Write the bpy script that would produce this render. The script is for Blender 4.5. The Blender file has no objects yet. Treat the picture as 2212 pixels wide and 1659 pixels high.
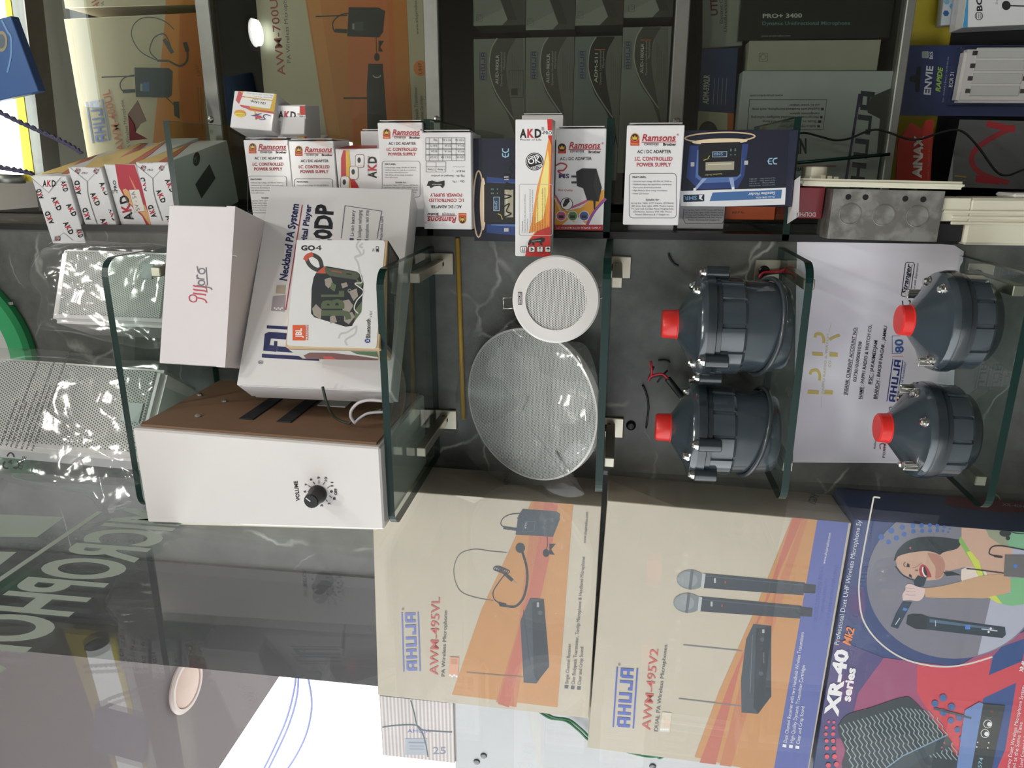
import bpy, bmesh, math, random
import numpy as np
from mathutils import Vector, Matrix, noise
random.seed(7)
SC = bpy.context.scene
COL = SC.collection
PI = math.pi

# ------------------------------------------------------------------ camera
# The camera was held upright-on-its-side: world up is the left of the frame.
F, CX, CY = 1600.0, 1106.0, 829.5
def _n(v):
    v = np.array(v, float); return v / np.linalg.norm(v)
_up = _n((-11960, -502, 1600)); _z = np.array([0, 0, 1.0]); _h = _n(_z - _up * _z.dot(_up))
_r = _n(np.cross(_h, _up)); _r = -_r if _r[1] > 0 else _r
_a = math.radians(17)
_Y = math.cos(_a) * _h + math.sin(_a) * _r
_X = math.cos(_a) * _r - math.sin(_a) * _h
RC = np.stack([_X, _Y, _up], 1)
CAM = np.array([0.0, -0.95, 1.45])
def ray(x, y): return RC.T @ np.array([(x - CX) / F, (y - CY) / F, 1.0])
def atY(x, y, Y=0.0): d = ray(x, y); return CAM + d * (Y - CAM[1]) / d[1]
def atZ(x, y, Z): d = ray(x, y); return CAM + d * (Z - CAM[2]) / d[2]
def atX(x, y, X): d = ray(x, y); return CAM + d * (X - CAM[0]) / d[0]
def proj(P):
    q = (np.atleast_2d(np.array(P, float)) - CAM) @ RC.T
    return np.stack([CX + F * q[:, 0] / q[:, 2], CY + F * q[:, 1] / q[:, 2]], 1)
cd = bpy.data.cameras.new('camera'); co = bpy.data.objects.new('camera', cd); COL.objects.link(co)
cd.sensor_fit = 'HORIZONTAL'; cd.sensor_width = 36; cd.lens = F / 2212 * 36; cd.clip_start = .02
mx = RC.T @ np.array([1, 0, 0]); my = RC.T @ np.array([0, -1, 0]); mz = RC.T @ np.array([0, 0, -1])
co.matrix_world = Matrix(((mx[0], my[0], mz[0], CAM[0]), (mx[1], my[1], mz[1], CAM[1]), (mx[2], my[2], mz[2], CAM[2]), (0, 0, 0, 1)))
SC.camera = co

# ------------------------------------------------------------------ world, light, exposure
W = bpy.data.worlds.new('sky'); SC.world = W; W.use_nodes = True
W.node_tree.nodes['Background'].inputs[0].default_value = (.95, .97, 1, 1)
W.node_tree.nodes['Background'].inputs[1].default_value = 2.8
SC.view_settings.view_transform = 'Standard'; SC.view_settings.look = 'None'
SC.view_settings.exposure = 0.10; SC.view_settings.gamma = 1.0; SC.view_settings.use_curve_mapping = False
def area(name, loc, rot, sx, sy, power, color=(1, 1, 1), shape='RECTANGLE'):
    l = bpy.data.lights.new(name, 'AREA'); l.shape = shape; l.size = sx; l.size_y = sy; l.energy = power; l.color = color
    o = bpy.data.objects.new(name, l); COL.objects.link(o); o.location = loc; o.rotation_euler = rot
    return o
P_DOWN, P_FILL, P_CASE_FILL = 3.2, 26.0, 1.6
DOWN = [(.42, -.72), (.427, -1.145), (-.12, -1.15), (.9, -1.15)]  # the last two are unseen, added only for the light they give
for i, (x, y) in enumerate(DOWN):
    area('downlight_lamp', (x, y, 2.735), (0, 0, 0), .085, .085, P_DOWN, (1, .97, .9), 'DISK')
area('showcase_fill_light', (.25, .335, 2.452), (math.radians(45), 0, 0), .66, .02, P_CASE_FILL, (1, 1, .93))  # added fill that brightens the top showcase bay, hidden behind the rail
area('ceiling_fill_light', (-.12, -1.9, 2.70), (math.radians(-14), 0, 0), .40, .70, P_FILL, (1, .97, .92))  # added frontal fill light behind the camera, no panel is seen there

# ------------------------------------------------------------------ helpers
def lin(c):
    return tuple(((v / 255) / 12.92 if v <= 10 else (((v / 255) + .055) / 1.055) ** 2.4) for v in c)
def tag(o, label=None, cat=None, group=None, kind=None):
    for k, v in (('label', label), ('category', cat), ('group', group), ('kind', kind)):
        if v: o[k] = v
    return o
_M = {}
def mat(name, rgb, rough=.5, metal=0.0, var=.06, scale=30, bump=0.0, coat=0.0, spec=.5):
    if name in _M: return _M[name]
    m = bpy.data.materials.new(name); m.use_nodes = True; nt = m.node_tree; b = nt.nodes['Principled BSDF']
    tc = nt.nodes.new('ShaderNodeTexCoord'); nz = nt.nodes.new('ShaderNodeTexNoise'); nz.inputs['Scale'].default_value = scale; nz.inputs['Detail'].default_value = 4
    nt.links.new(tc.outputs['Object'], nz.inputs['Vector'])
    mx = nt.nodes.new('ShaderNodeMix'); mx.data_type = 'RGBA'
    c = lin(rgb); lo = tuple(v * (1 - var) for v in c); hi = tuple(min(1, v * (1 + var)) for v in c)
    mx.inputs[6].default_value = (*lo, 1); mx.inputs[7].default_value = (*hi, 1)
    nt.links.new(nz.outputs['Fac'], mx.inputs[0]); nt.links.new(mx.outputs[2], b.inputs['Base Color'])
    b.inputs['Roughness'].default_value = rough; b.inputs['Metallic'].default_value = metal
    b.inputs['Coat Weight'].default_value = coat; b.inputs['Coat Roughness'].default_value = .08
    b.inputs['Specular IOR Level'].default_value = spec
    if bump:
        bp = nt.nodes.new('ShaderNodeBump'); bp.inputs['Strength'].default_value = bump; bp.inputs['Distance'].default_value = .002
        nt.links.new(nz.outputs['Fac'], bp.inputs['Height']); nt.links.new(bp.outputs[0], b.inputs['Normal'])
    _M[name] = m; return m
def ink(rgb, rough=.45):
    rgb = tuple(int(v) for v in rgb)
    return mat('ink_%d_%d_%d' % rgb, rgb, rough, var=.04, scale=60)
def emis(name, rgb, s):
    m = bpy.data.materials.new(name); m.use_nodes = True; nt = m.node_tree
    e = nt.nodes.new('ShaderNodeEmission'); e.inputs[0].default_value = (*rgb, 1); e.inputs[1].default_value = s
    nt.links.new(e.outputs[0], nt.nodes['Material Output'].inputs[0]); return m
def schlick(nt, f0, fmax=1.0):
    """reflectance from the angle between surface and view, alike on both sides of a sheet"""
    g = nt.nodes.new('ShaderNodeNewGeometry'); d = nt.nodes.new('ShaderNodeVectorMath'); d.operation = 'DOT_PRODUCT'
    nt.links.new(g.outputs['Normal'], d.inputs[0]); nt.links.new(g.outputs['Incoming'], d.inputs[1])
    def M(op, a, b):
        n = nt.nodes.new('ShaderNodeMath'); n.operation = op
        for i, v in enumerate((a, b)):
            if v is None: continue
            if hasattr(v, 'is_linked'): nt.links.new(v, n.inputs[i])
            else: n.inputs[i].default_value = v
        return n.outputs[0]
    ab = M('ABSOLUTE', d.outputs['Value'], None); om = M('SUBTRACT', 1.0, ab); p5 = M('POWER', om, 5.0)
    return M('ADD', M('MULTIPLY', p5, fmax - f0), f0)
def glass(name, tint, f0=.04, rough=.0, haze=0.0, bump=0.0, bscale=40, fmax=1.0):
    m = bpy.data.materials.new(name); m.use_nodes = True; nt = m.node_tree
    nt.nodes.remove(nt.nodes['Principled BSDF']); out = nt.nodes['Material Output']
    t = nt.nodes.new('ShaderNodeBsdfTransparent'); t.inputs[0].default_value = (*tint, 1)
    g = nt.nodes.new('ShaderNodeBsdfGlossy'); g.inputs['Roughness'].default_value = rough
    base = t.outputs[0]
    if haze:
        df = nt.nodes.new('ShaderNodeBsdfDiffuse'); df.inputs[0].default_value = (.8, .82, .8, 1)
        mh = nt.nodes.new('ShaderNodeMixShader'); mh.inputs[0].default_value = haze
        nt.links.new(t.outputs[0], mh.inputs[1]); nt.links.new(df.outputs[0], mh.inputs[2]); base = mh.outputs[0]
    mix = nt.nodes.new('ShaderNodeMixShader'); nt.links.new(schlick(nt, f0, fmax), mix.inputs[0])
    nt.links.new(base, mix.inputs[1]); nt.links.new(g.outputs[0], mix.inputs[2]); nt.links.new(mix.outputs[0], out.inputs[0])
    if bump:
        tc = nt.nodes.new('ShaderNodeTexCoord'); nz = nt.nodes.new('ShaderNodeTexNoise'); nz.inputs['Scale'].default_value = bscale; nz.inputs['Detail'].default_value = 3
        nz.inputs['Distortion'].default_value = 1.5
        bp = nt.nodes.new('ShaderNodeBump'); bp.inputs['Strength'].default_value = bump; bp.inputs['Distance'].default_value = .01
        nt.links.new(tc.outputs['Object'], nz.inputs['Vector']); nt.links.new(nz.outputs['Fac'], bp.inputs['Height'])
        nt.links.new(bp.outputs[0], g.inputs['Normal'])
    return m
def math_node(nt, op, *v):
    n = nt.nodes.new('ShaderNodeMath'); n.operation = op
    for i, x in enumerate(v):
        if hasattr(x, 'is_linked'): nt.links.new(x, n.inputs[i])
        else: n.inputs[i].default_value = x
    return n.outputs[0]
def perforated(name, rgb, hole, pitch, r, ax=('X', 'Z'), rough=.45, metal=0.0, bg=None):
    """hexagonal rows of round holes punched in painted sheet (too fine to model one by one)"""
    m = mat(name, rgb, rough, metal); nt = m.node_tree; b = nt.nodes['Principled BSDF']
    tc = nt.nodes.new('ShaderNodeTexCoord'); sp = nt.nodes.new('ShaderNodeSeparateXYZ'); nt.links.new(tc.outputs['Object'], sp.inputs[0])
    a = math_node(nt, 'DIVIDE', sp.outputs[ax[0]], pitch); c = math_node(nt, 'DIVIDE', sp.outputs[ax[1]], pitch * 1.732)
    def dist(o):
        f1 = math_node(nt, 'SUBTRACT', math_node(nt, 'FRACT', math_node(nt, 'ADD', a, 100 + o)), .5)
        f2 = math_node(nt, 'MULTIPLY', math_node(nt, 'SUBTRACT', math_node(nt, 'FRACT', math_node(nt, 'ADD', c, 100 + o)), .5), 1.732)
        return math_node(nt, 'SQRT', math_node(nt, 'ADD', math_node(nt, 'MULTIPLY', f1, f1), math_node(nt, 'MULTIPLY', f2, f2)))
    dm = math_node(nt, 'MINIMUM', dist(0), dist(.5))
    inside = math_node(nt, 'LESS_THAN', dm, r)
    src = b.inputs['Base Color'].links[0].from_socket
    mx = nt.nodes.new('ShaderNodeMix'); mx.data_type = 'RGBA'; nt.links.new(inside, mx.inputs[0]); nt.links.new(src, mx.inputs[6])
    mx.inputs[7].default_value = (*lin(hole), 1); nt.links.new(mx.outputs[2], b.inputs['Base Color'])
    bp = nt.nodes.new('ShaderNodeBump'); bp.inputs['Strength'].default_value = .6; bp.inputs['Distance'].default_value = .0008; bp.invert = True
    nt.links.new(inside, bp.inputs['Height']); nt.links.new(bp.outputs[0], b.inputs['Normal'])
    return m

def mobj(name, V, Fc, m, parent=None, smooth=False, mw=None, mi=None):
    me = bpy.data.meshes.new(name); me.from_pydata([tuple(map(float, v)) for v in V], [], [tuple(f) for f in Fc])
    for k in (m if isinstance(m, (list, tuple)) else [m]): me.materials.append(k)
    if mi is not None: me.polygons.foreach_set('material_index', mi)
    if smooth: me.polygons.foreach_set('use_smooth', [True] * len(me.polygons))
    me.update()
    o = bpy.data.objects.new(name, me); COL.objects.link(o)
    if parent is not None: o.parent = parent
    if mw is not None:
        if parent is None: o.matrix_world = mw
        else: o.matrix_local = mw
    return o
def bobj(name, bm, m, parent=None, smooth=False, mw=None):
    me = bpy.data.meshes.new(name); bm.to_mesh(me); bm.free()
    for k in (m if isinstance(m, (list, tuple)) else [m]): me.materials.append(k)
    if smooth: me.polygons.foreach_set('use_smooth', [True] * len(me.polygons))
    o = bpy.data.objects.new(name, me); COL.objects.link(o)
    if parent is not None: o.parent = parent
    if mw is not None:
        if parent is None: o.matrix_world = mw
        else: o.matrix_local = mw
    return o
def empty(name, loc, label, cat, group=None, rot=None):
    o = bpy.data.objects.new(name, None); COL.objects.link(o); o.empty_display_size = .02
    o.matrix_world = Matrix.Translation(loc) @ (rot if rot is not None else Matrix())
    return tag(o, label, cat, group)
def bxm(lo, hi, bevel=0.0, seg=1):
    bm = bmesh.new(); bmesh.ops.create_cube(bm, size=1)
    for v in bm.verts:
        v.co = Vector([(lo[i] + hi[i]) / 2 + v.co[i] * (hi[i] - lo[i]) for i in range(3)])
    if bevel: bmesh.ops.bevel(bm, geom=bm.edges[:] , offset=bevel, segments=seg, affect='EDGES')
    return bm
def join(*bms):
    a = bms[0]
    for b in bms[1:]:
        me = bpy.data.meshes.new('t'); b.to_mesh(me); a.from_mesh(me); bpy.data.meshes.remove(me); b.free()
    return a
def box(name, lo, hi, m, parent=None, bevel=0.0, mw=None, seg=1): return bobj(name, bxm(lo, hi, bevel, seg), m, parent, mw=mw)
def struct(o): o['kind'] = 'structure'; return o
def hexa(name, C8, m, parent=None, bevel=.0008):
    """box with eight free corners: LFB RFB RKB LKB LFT RFT RKT LKT"""
    bm = bmesh.new(); vs = [bm.verts.new(tuple(map(float, c))) for c in C8]
    for f in ((0, 1, 5, 4), (1, 2, 6, 5), (2, 3, 7, 6), (3, 0, 4, 7), (4, 5, 6, 7), (3, 2, 1, 0)): bm.faces.new([vs[i] for i in f])
    if bevel: bmesh.ops.bevel(bm, geom=bm.edges[:], offset=bevel, segments=1, affect='EDGES')
    return bobj(name, bm, m, parent)
def lathe_bm(prof, n=48, rfun=None):
    bm = bmesh.new(); rings = []
    for r, z in prof:
        rings.append([bm.verts.new(((r * (rfun(k / n * 2 * PI, r, z) if rfun else 1)) * math.cos(k / n * 2 * PI), (r * (rfun(k / n * 2 * PI, r, z) if rfun else 1)) * math.sin(k / n * 2 * PI), z)) for k in range(n)])
    for a, b in zip(rings, rings[1:]):
        for k in range(n): bm.faces.new((a[k], a[(k + 1) % n], b[(k + 1) % n], b[k]))
    if prof[0][0] > 1e-5 and prof[-1][0] > 1e-5:          # an open ring: join the last circle to the first
        for k in range(n): bm.faces.new((rings[-1][k], rings[-1][(k + 1) % n], rings[0][(k + 1) % n], rings[0][k]))
    elif prof[0][0] > 1e-5: bm.faces.new(rings[0][::-1])
    elif prof[-1][0] > 1e-5: bm.faces.new(rings[-1])
    bmesh.ops.remove_doubles(bm, verts=bm.verts, dist=1e-7)
    return bm
def autosmooth(o, ang=35):
    me = o.data; me.polygons.foreach_set('use_smooth', [True] * len(me.polygons))
    try: me.set_sharp_from_angle(angle=math.radians(ang))
    except Exception: pass
    return o
def tube_bm(pts, r, n=8, closed=False):
    bm = bmesh.new(); pts = [Vector(map(float, p)) for p in pts]; N = len(pts); rings = []
    up = Vector((.13, .41, .9))
    for i, p in enumerate(pts):
        a = pts[(i - 1) % N] if (closed or i > 0) else p; b = pts[(i + 1) % N] if (closed or i < N - 1) else p
        t = (b - a).normalized(); s = t.cross(up); s = s.normalized() if s.length > 1e-6 else t.orthogonal().normalized(); u = s.cross(t)
        rr = r(i / max(1, N - 1)) if callable(r) else r
        rings.append([bm.verts.new(p + (s * math.cos(k / n * 2 * PI) + u * math.sin(k / n * 2 * PI)) * rr) for k in range(n)])
    for i in range(N if closed else N - 1):
        a, b = rings[i], rings[(i + 1) % N]
        for k in range(n): bm.faces.new((a[k], a[(k + 1) % n], b[(k + 1) % n], b[k]))
    if not closed: bm.faces.new(rings[0][::-1]); bm.faces.new(rings[-1])
    return bm
def tube(name, pts, r, m, parent=None, n=8, closed=False): return bobj(name, tube_bm(pts, r, n, closed), m, parent, smooth=True)
def spline(pts, per=8):
    P = [Vector(map(float, p)) for p in pts]; out = []
    for i in range(len(P) - 1):
        p0, p1, p2, p3 = P[max(0, i - 1)], P[i], P[i + 1], P[min(len(P) - 1, i + 2)]
        for k in range(per):
            t = k / per
            out.append(.5 * ((2 * p1) + (p2 - p0) * t + (2 * p0 - 5 * p1 + 4 * p2 - p3) * t * t + (3 * p1 - p0 - 3 * p2 + p3) * t ** 3))
    return out + [P[-1]]
def spl2(pts, per=8): return [(v.x, v.y) for v in spline([(x, y, 0) for x, y in pts], per)]
def RM(yaw, tilt=0, roll=0):
    return Matrix.Rotation(math.radians(yaw), 4, 'Z') @ Matrix.Rotation(math.radians(tilt), 4, 'X') @ Matrix.Rotation(math.radians(roll), 4, 'Y')

# ------------------------------------------------------------------ flat print
_T = {}
def text_mesh(s, bold=0.0, shear=0.0, res=2):
    k = (s, bold, shear, res)
    if k in _T: return _T[k]
    cu = bpy.data.curves.new('t', 'FONT'); cu.body = s; cu.offset = bold; cu.shear = shear; cu.resolution_u = res; cu.fill_mode = 'FRONT'
    ob = bpy.data.objects.new('t', cu); me = bpy.data.meshes.new_from_object(ob)
    n = len(me.vertices); V = np.zeros(n * 3); me.vertices.foreach_get('co', V); V = V.reshape(-1, 3)[:, :2]
    Fc = [tuple(p.vertices) for p in me.polygons]
    bpy.data.objects.remove(ob); bpy.data.curves.remove(cu); bpy.data.meshes.remove(me)
    _T[k] = (V, Fc); return _T[k]
def _cap():
    V, _f = text_mesh('H'); return float(V[:, 1].max())
CAP = _cap()
AH = dict(A=[(0, 0, .22, .9), (.58, 0, .8, 1), (.1, .9, .22, 1), (.22, .8, .58, 1), (.22, .3, .58, .5)], H=[(0, 0, .22, 1), (.58, 0, .8, 1), (.22, .42, .58, .62)],
          U=[(0, 0, .22, 1), (.58, 0, .8, 1), (.22, 0, .58, .2)], J=[(.58, 0, .8, 1), (.22, 0, .58, .2), (0, 0, .22, .35)])
class Print:
    """flat lettering and pictures lying on one face; positions are read off the photograph and carried onto the face"""
    def __init__(s, parent, origin, normal, org=(0, 0), sc=1.0, quad=None, name='printed_artwork'):
        s.parent = parent; s.inv = np.array(parent.matrix_world.inverted()); s.o = np.array(origin, float); s.nv = _n(normal)
        if s.nv.dot(CAM - s.o) < 0: s.nv = -s.nv
        s.org = org; s.sc = sc; s.V = []; s.F = []; s.mi = []; s.mats = []; s.k = 0; s.name = name
        s.quad = None if quad is None else proj(quad)
    def add(s, px, faces, col):
        if len(px) == 0: return
        s.k += 1; px = np.array(px, float)
        o = s.o + s.nv * (.00035 + s.k * .000012)
        D = np.stack([(px[:, 0] - CX) / F, (px[:, 1] - CY) / F, np.ones(len(px))], 1) @ RC
        t = (o - CAM).dot(s.nv) / (D @ s.nv); Wd = CAM + D * t[:, None]
        L = Wd @ s.inv[:3, :3].T + s.inv[:3, 3]
        b = len(s.V); s.V += [tuple(v) for v in L]; s.F += [tuple(i + b for i in f) for f in faces]
        m = col if not isinstance(col, tuple) else ink(col)
        if m not in s.mats: s.mats.append(m)
        s.mi += [s.mats.index(m)] * len(faces)
    def W(s, pts): return np.array([(s.org[0] + x / s.sc, s.org[1] + y / s.sc) for x, y in pts], float)
    def poly(s, pts, col):
        P = [tuple(p) for p in s.W(pts)]
        if s.quad is not None:
            q = s.quad; c = q.mean(0)
            for i in range(len(q)):
                a, b = q[i], q[(i + 1) % len(q)]; n = np.array([-(b - a)[1], (b - a)[0]])
                if n.dot(c - a) < 0: n = -n
                out = []
                for j in range(len(P)):
                    p, r = np.array(P[j]), np.array(P[(j + 1) % len(P)]); dp, dr = n.dot(p - a), n.dot(r - a)
                    if dp >= 0: out.append(tuple(p))
                    if (dp >= 0) != (dr >= 0): out.append(tuple(p + (r - p) * dp / (dp - dr)))
                P = out
                if len(P) < 3: return
        s.add(P, [tuple(range(len(P)))], col)
    def rect(s, x0, y0, x1, y1, col): s.poly([(x0, y0), (x1, y0), (x1, y1), (x0, y1)], col)
    def line(s, pts, w, col, closed=False):
        P = s.W(pts); w = w / s.sc; keep = [P[0]]
        for p in P[1:]:
            if np.hypot(*(p - keep[-1])) > 1e-4: keep.append(p)
        P = keep; n = len(P); V = []
        if n < 2: return
        for i in range(n):                       # one mitred ribbon, so no two pieces lie on each other
            a = P[i - 1] if (closed or i) else None; b = P[(i + 1) % n] if (closed or i < n - 1) else None
            d1 = (P[i] - a) / np.hypot(*(P[i] - a)) if a is not None else None; d2 = (b - P[i]) / np.hypot(*(b - P[i])) if b is not None else None
            d1 = d2 if d1 is None else d1; d2 = d1 if d2 is None else d2
            t = d1 + d2; L = np.hypot(*t); t = d1 if L < .3 else t / L
            nn = np.array([-t[1], t[0]]); c = max(.5, abs(nn.dot(np.array([-d1[1], d1[0]])))); nn = nn * w / 2 / c
            V += [P[i] - nn, P[i] + nn]
        s.add(V, [(2 * i, 2 * ((i + 1) % n), 2 * ((i + 1) % n) + 1, 2 * i + 1) for i in range(n if closed else n - 1)], col)
    def circ(s, x, y, r, col, ry=None, rot=0, n=20):
        ry = r if ry is None else ry; c, sn = math.cos(rot), math.sin(rot)
        s.poly([(x + r * math.cos(t) * c - ry * math.sin(t) * sn, y + r * math.cos(t) * sn + ry * math.sin(t) * c) for t in [k / n * 2 * PI for k in range(n)]], col)
    def ring(s, x, y, r, w, col, n=24, ry=None, a0=0, a1=2 * PI):
        ry = ry or r; full = abs(a1 - a0 - 2 * PI) < 1e-6
        s.line([(x + r * math.cos(a0 + (a1 - a0) * k / n), y + ry * math.sin(a0 + (a1 - a0) * k / n)) for k in range(n if full else n + 1)], w, col, full)
    def rrect(s, x0, y0, x1, y1, r, w, col, fill=None):
        pts = []
        for cx, cy, a in ((x1 - r, y0 + r, -PI / 2), (x1 - r, y1 - r, 0), (x0 + r, y1 - r, PI / 2), (x0 + r, y0 + r, PI)):
            pts += [(cx + r * math.cos(a + k / 4 * PI / 2), cy + r * math.sin(a + k / 4 * PI / 2)) for k in range(5)]
        if fill is not None: s.poly(pts, fill)
        if w: s.line(pts, w, col, True)
    def dots(s, pts, r, col, n=10):
        V = []; Fc = []
        for q in pts:
            x, y = q[:2]; rr = q[2] if len(q) > 2 else r; k = len(V)
            V += list(s.W([(x + rr * math.cos(t / n * 2 * PI), y + rr * math.sin(t / n * 2 * PI)) for t in range(n)])); Fc.append(tuple(range(k, k + n)))
        s.add(V, Fc, col)
    def txt(s, st, p0, p1, col, h=None, bold=0.0, shear=0.0):
        V, Fc = text_mesh(st, bold, shear)
        if len(V) == 0: return
        P = s.W([p0, p1]); d = P[1] - P[0]; L = np.hypot(*d); d = d / L; up = np.array([d[1], -d[0]])
        x0, x1 = V[:, 0].min(), V[:, 0].max(); sx = L / (x1 - x0); sy = sx if h is None else h / s.sc / CAP
        px = P[0] + (V[:, :1] - x0) * sx * d + V[:, 1:2] * sy * up
        if s.quad is not None:                   # letters running over the edge are cut there
            ok = np.ones(len(px), bool); c = s.quad.mean(0)
            for i in range(4):
                a, b = s.quad[i], s.quad[(i + 1) % 4]; n = np.array([-(b - a)[1], (b - a)[0]]); n = n if n.dot(c - a) > 0 else -n
                ok &= (px - a) @ n >= 0
            Fc = [f for f in Fc if all(ok[k] for k in f)]
            if not Fc: return
        s.add(px, Fc, col)
    def ahuja(s, p0, p1, h, col, bars=True):
        P = s.W([p0, p1]); d = P[1] - P[0]; L = np.hypot(*d); d = d / L; up = np.array([d[1], -d[0]]); h = h / s.sc; V = []; Fc = []
        R = []
        for i, c in enumerate('AHUJA'): R += [(a + i, b, c2 + i, e) for a, b, c2, e in AH[c]]
        if bars: R += [(-.05, 1.2, 4.85, 1.32), (-.05, -.32, 4.85, -.2)]
        for a, b, c, e in R:
            k = len(V)
            V += [P[0] + d * (x / 4.8 * L) + up * (y * h) for x, y in ((a, b), (c, b), (c, e), (a, e))]; Fc.append((k, k + 1, k + 2, k + 3))
        s.add(V, Fc, col)
    def akd(s, p0, p1, h, k=(25, 22, 25), r=(190, 40, 55)):
        P0, P1 = np.array(p0, float), np.array(p1, float); d = P1 - P0
        for i, (c, q) in enumerate((('A', k), ('K', r), ('D', k))):
            s.txt(c, tuple(P0 + d * (i * .345)), tuple(P0 + d * (i * .345 + .31)), q, h, .035)
    def done(s, label=None):
        if not s.V: return None
        o = mobj(s.name, s.V, s.F, s.mats, s.parent, mi=s.mi)
        if label: o['label'] = label
        return o

class Carton:
    def __init__(s, name, sol, m, label, cat='box', group=None, bevel=.0008):
        base, rot, d = sol; s.d = d
        s.M = Matrix.Translation(base) @ RM(*rot)
        s.o = bobj(name, bxm((-d[0] / 2, -d[1] / 2, 0), (d[0] / 2, d[1] / 2, d[2]), bevel), m, mw=s.M)
        tag(s.o, label, cat, group); bpy.context.view_layer.update()
    def face(s, f, org=(0, 0), sc=1.0, name='printed_artwork'):
        w, dp, h = s.d[0] / 2, s.d[1] / 2, s.d[2]
        Q = {'F': [(-w, -dp, 0), (w, -dp, 0), (w, -dp, h), (-w, -dp, h)], 'K': [(-w, dp, 0), (w, dp, 0), (w, dp, h), (-w, dp, h)],
             'R': [(w, -dp, 0), (w, dp, 0), (w, dp, h), (w, -dp, h)], 'L': [(-w, -dp, 0), (-w, dp, 0), (-w, dp, h), (-w, -dp, h)],
             'B': [(-w, -dp, 0), (w, -dp, 0), (w, dp, 0), (-w, dp, 0)], 'T': [(-w, -dp, h), (w, -dp, h), (w, dp, h), (-w, dp, h)]}[f]
        N = {'F': (0, -1, 0), 'K': (0, 1, 0), 'R': (1, 0, 0), 'L': (-1, 0, 0), 'B': (0, 0, -1), 'T': (0, 0, 1)}[f]
        q = [s.M @ Vector(v) for v in Q]; n = s.M.to_3x3() @ Vector(N)
        return Print(s.o, q[0], n, org, sc, quad=[tuple(v) for v in q], name=name)

# ------------------------------------------------------------------ materials used all over
WHITE = mat('white_card', (232, 231, 232), .38, var=.03, coat=.25)
WHITE2 = mat('white_card_matt', (222, 220, 222), .5, var=.04)
BEIGE = mat('beige_card', (198, 186, 166), .4, var=.04, coat=.3)
ALU = mat('brushed_aluminium', (150, 152, 146), .42, .8, var=.1, scale=80)
STEEL = mat('chrome_steel', (205, 205, 200), .16, 1.0, var=.05)
BLACK = mat('black_plastic', (24, 25, 27), .4)
DARK = mat('dark_board', (29, 32, 32), .6, var=.2)
CREAM = mat('cream_plastic', (222, 219, 198), .35, coat=.2)
PAINTW = mat('white_paint', (214, 212, 206), .7, var=.03)
GLASSF = glass('shelf_glass', (.89, .945, .92), .045, fmax=.8)
GEDGE = mat('green_glass_edge', (9, 42, 37), .3, var=.2, scale=20, spec=.3)
PANE = glass('window_glass', (.965, .975, .97), .045, fmax=.75, haze=.018)
CASEG = glass('showcase_glass', (.84, .865, .815), .045, fmax=.8)
FILM = glass('clear_film', (.965, .97, .97), .04, .10, haze=.02, bump=.10, bscale=12, fmax=.6)

def marble():
    m = bpy.data.materials.new('grey_marble'); m.use_nodes = True; nt = m.node_tree; b = nt.nodes['Principled BSDF']; L = nt.links
    tc = nt.nodes.new('ShaderNodeTexCoord')
    n1 = nt.nodes.new('ShaderNodeTexNoise'); n1.inputs['Scale'].default_value = 7; n1.inputs['Detail'].default_value = 9; n1.inputs['Roughness'].default_value = .65
    L.new(tc.outputs['Object'], n1.inputs['Vector'])
    cr = nt.nodes.new('ShaderNodeValToRGB'); cr.color_ramp.elements[0].position = .33; cr.color_ramp.elements[1].position = .72
    cr.color_ramp.elements[0].color = (*lin((58, 60, 58)), 1); cr.color_ramp.elements[1].color = (*lin((116, 118, 114)), 1)
    L.new(n1.outputs['Fac'], cr.inputs[0])
    # thin pale veins: borders of stretched, warped cells
    mp = nt.nodes.new('ShaderNodeMapping'); mp.inputs['Rotation'].default_value = (0, .5, 0); mp.inputs['Scale'].default_value = (3.2, 1, 6.5)
    wn = nt.nodes.new('ShaderNodeTexNoise'); wn.inputs['Scale'].default_value = 5; wn.inputs['Detail'].default_value = 5
    L.new(tc.outputs['Object'], wn.inputs['Vector'])
    ad = nt.nodes.new('ShaderNodeMix'); ad.data_type = 'VECTOR'; ad.inputs[0].default_value = .16
    L.new(tc.outputs['Object'], ad.inputs[4]); L.new(wn.outputs['Color'], ad.inputs[5]); L.new(ad.outputs[1], mp.inputs['Vector'])
    vo = nt.nodes.new('ShaderNodeTexVoronoi'); vo.feature = 'DISTANCE_TO_EDGE'; vo.inputs['Scale'].default_value = 1.5
    L.new(mp.outputs[0], vo.inputs['Vector'])
    vr = nt.nodes.new('ShaderNodeMapRange'); vr.inputs[1].default_value = 0; vr.inputs[2].default_value = .016; vr.inputs[3].default_value = 1; vr.inputs[4].default_value = 0
    L.new(vo.outputs['Distance'], vr.inputs[0])
    n2 = nt.nodes.new('ShaderNodeTexNoise'); n2.inputs['Scale'].default_value = 9; L.new(tc.outputs['Object'], n2.inputs['Vector'])
    br = nt.nodes.new('ShaderNodeMapRange'); br.inputs[1].default_value = .5; br.inputs[2].default_value = .66; L.new(n2.outputs['Fac'], br.inputs[0])
    f = math_node(nt, 'MULTIPLY', vr.outputs[0], br.outputs[0]); f = math_node(nt, 'MULTIPLY', f, .75)
    mx = nt.nodes.new('ShaderNodeMix'); mx.data_type = 'RGBA'; L.new(f, mx.inputs[0]); L.new(cr.outputs[0], mx.inputs[6]); mx.inputs[7].default_value = (*lin((190, 191, 185)), 1)
    L.new(mx.outputs[2], b.inputs['Base Color']); b.inputs['Roughness'].default_value = .42
    return m
MARBLE = marble()

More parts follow.
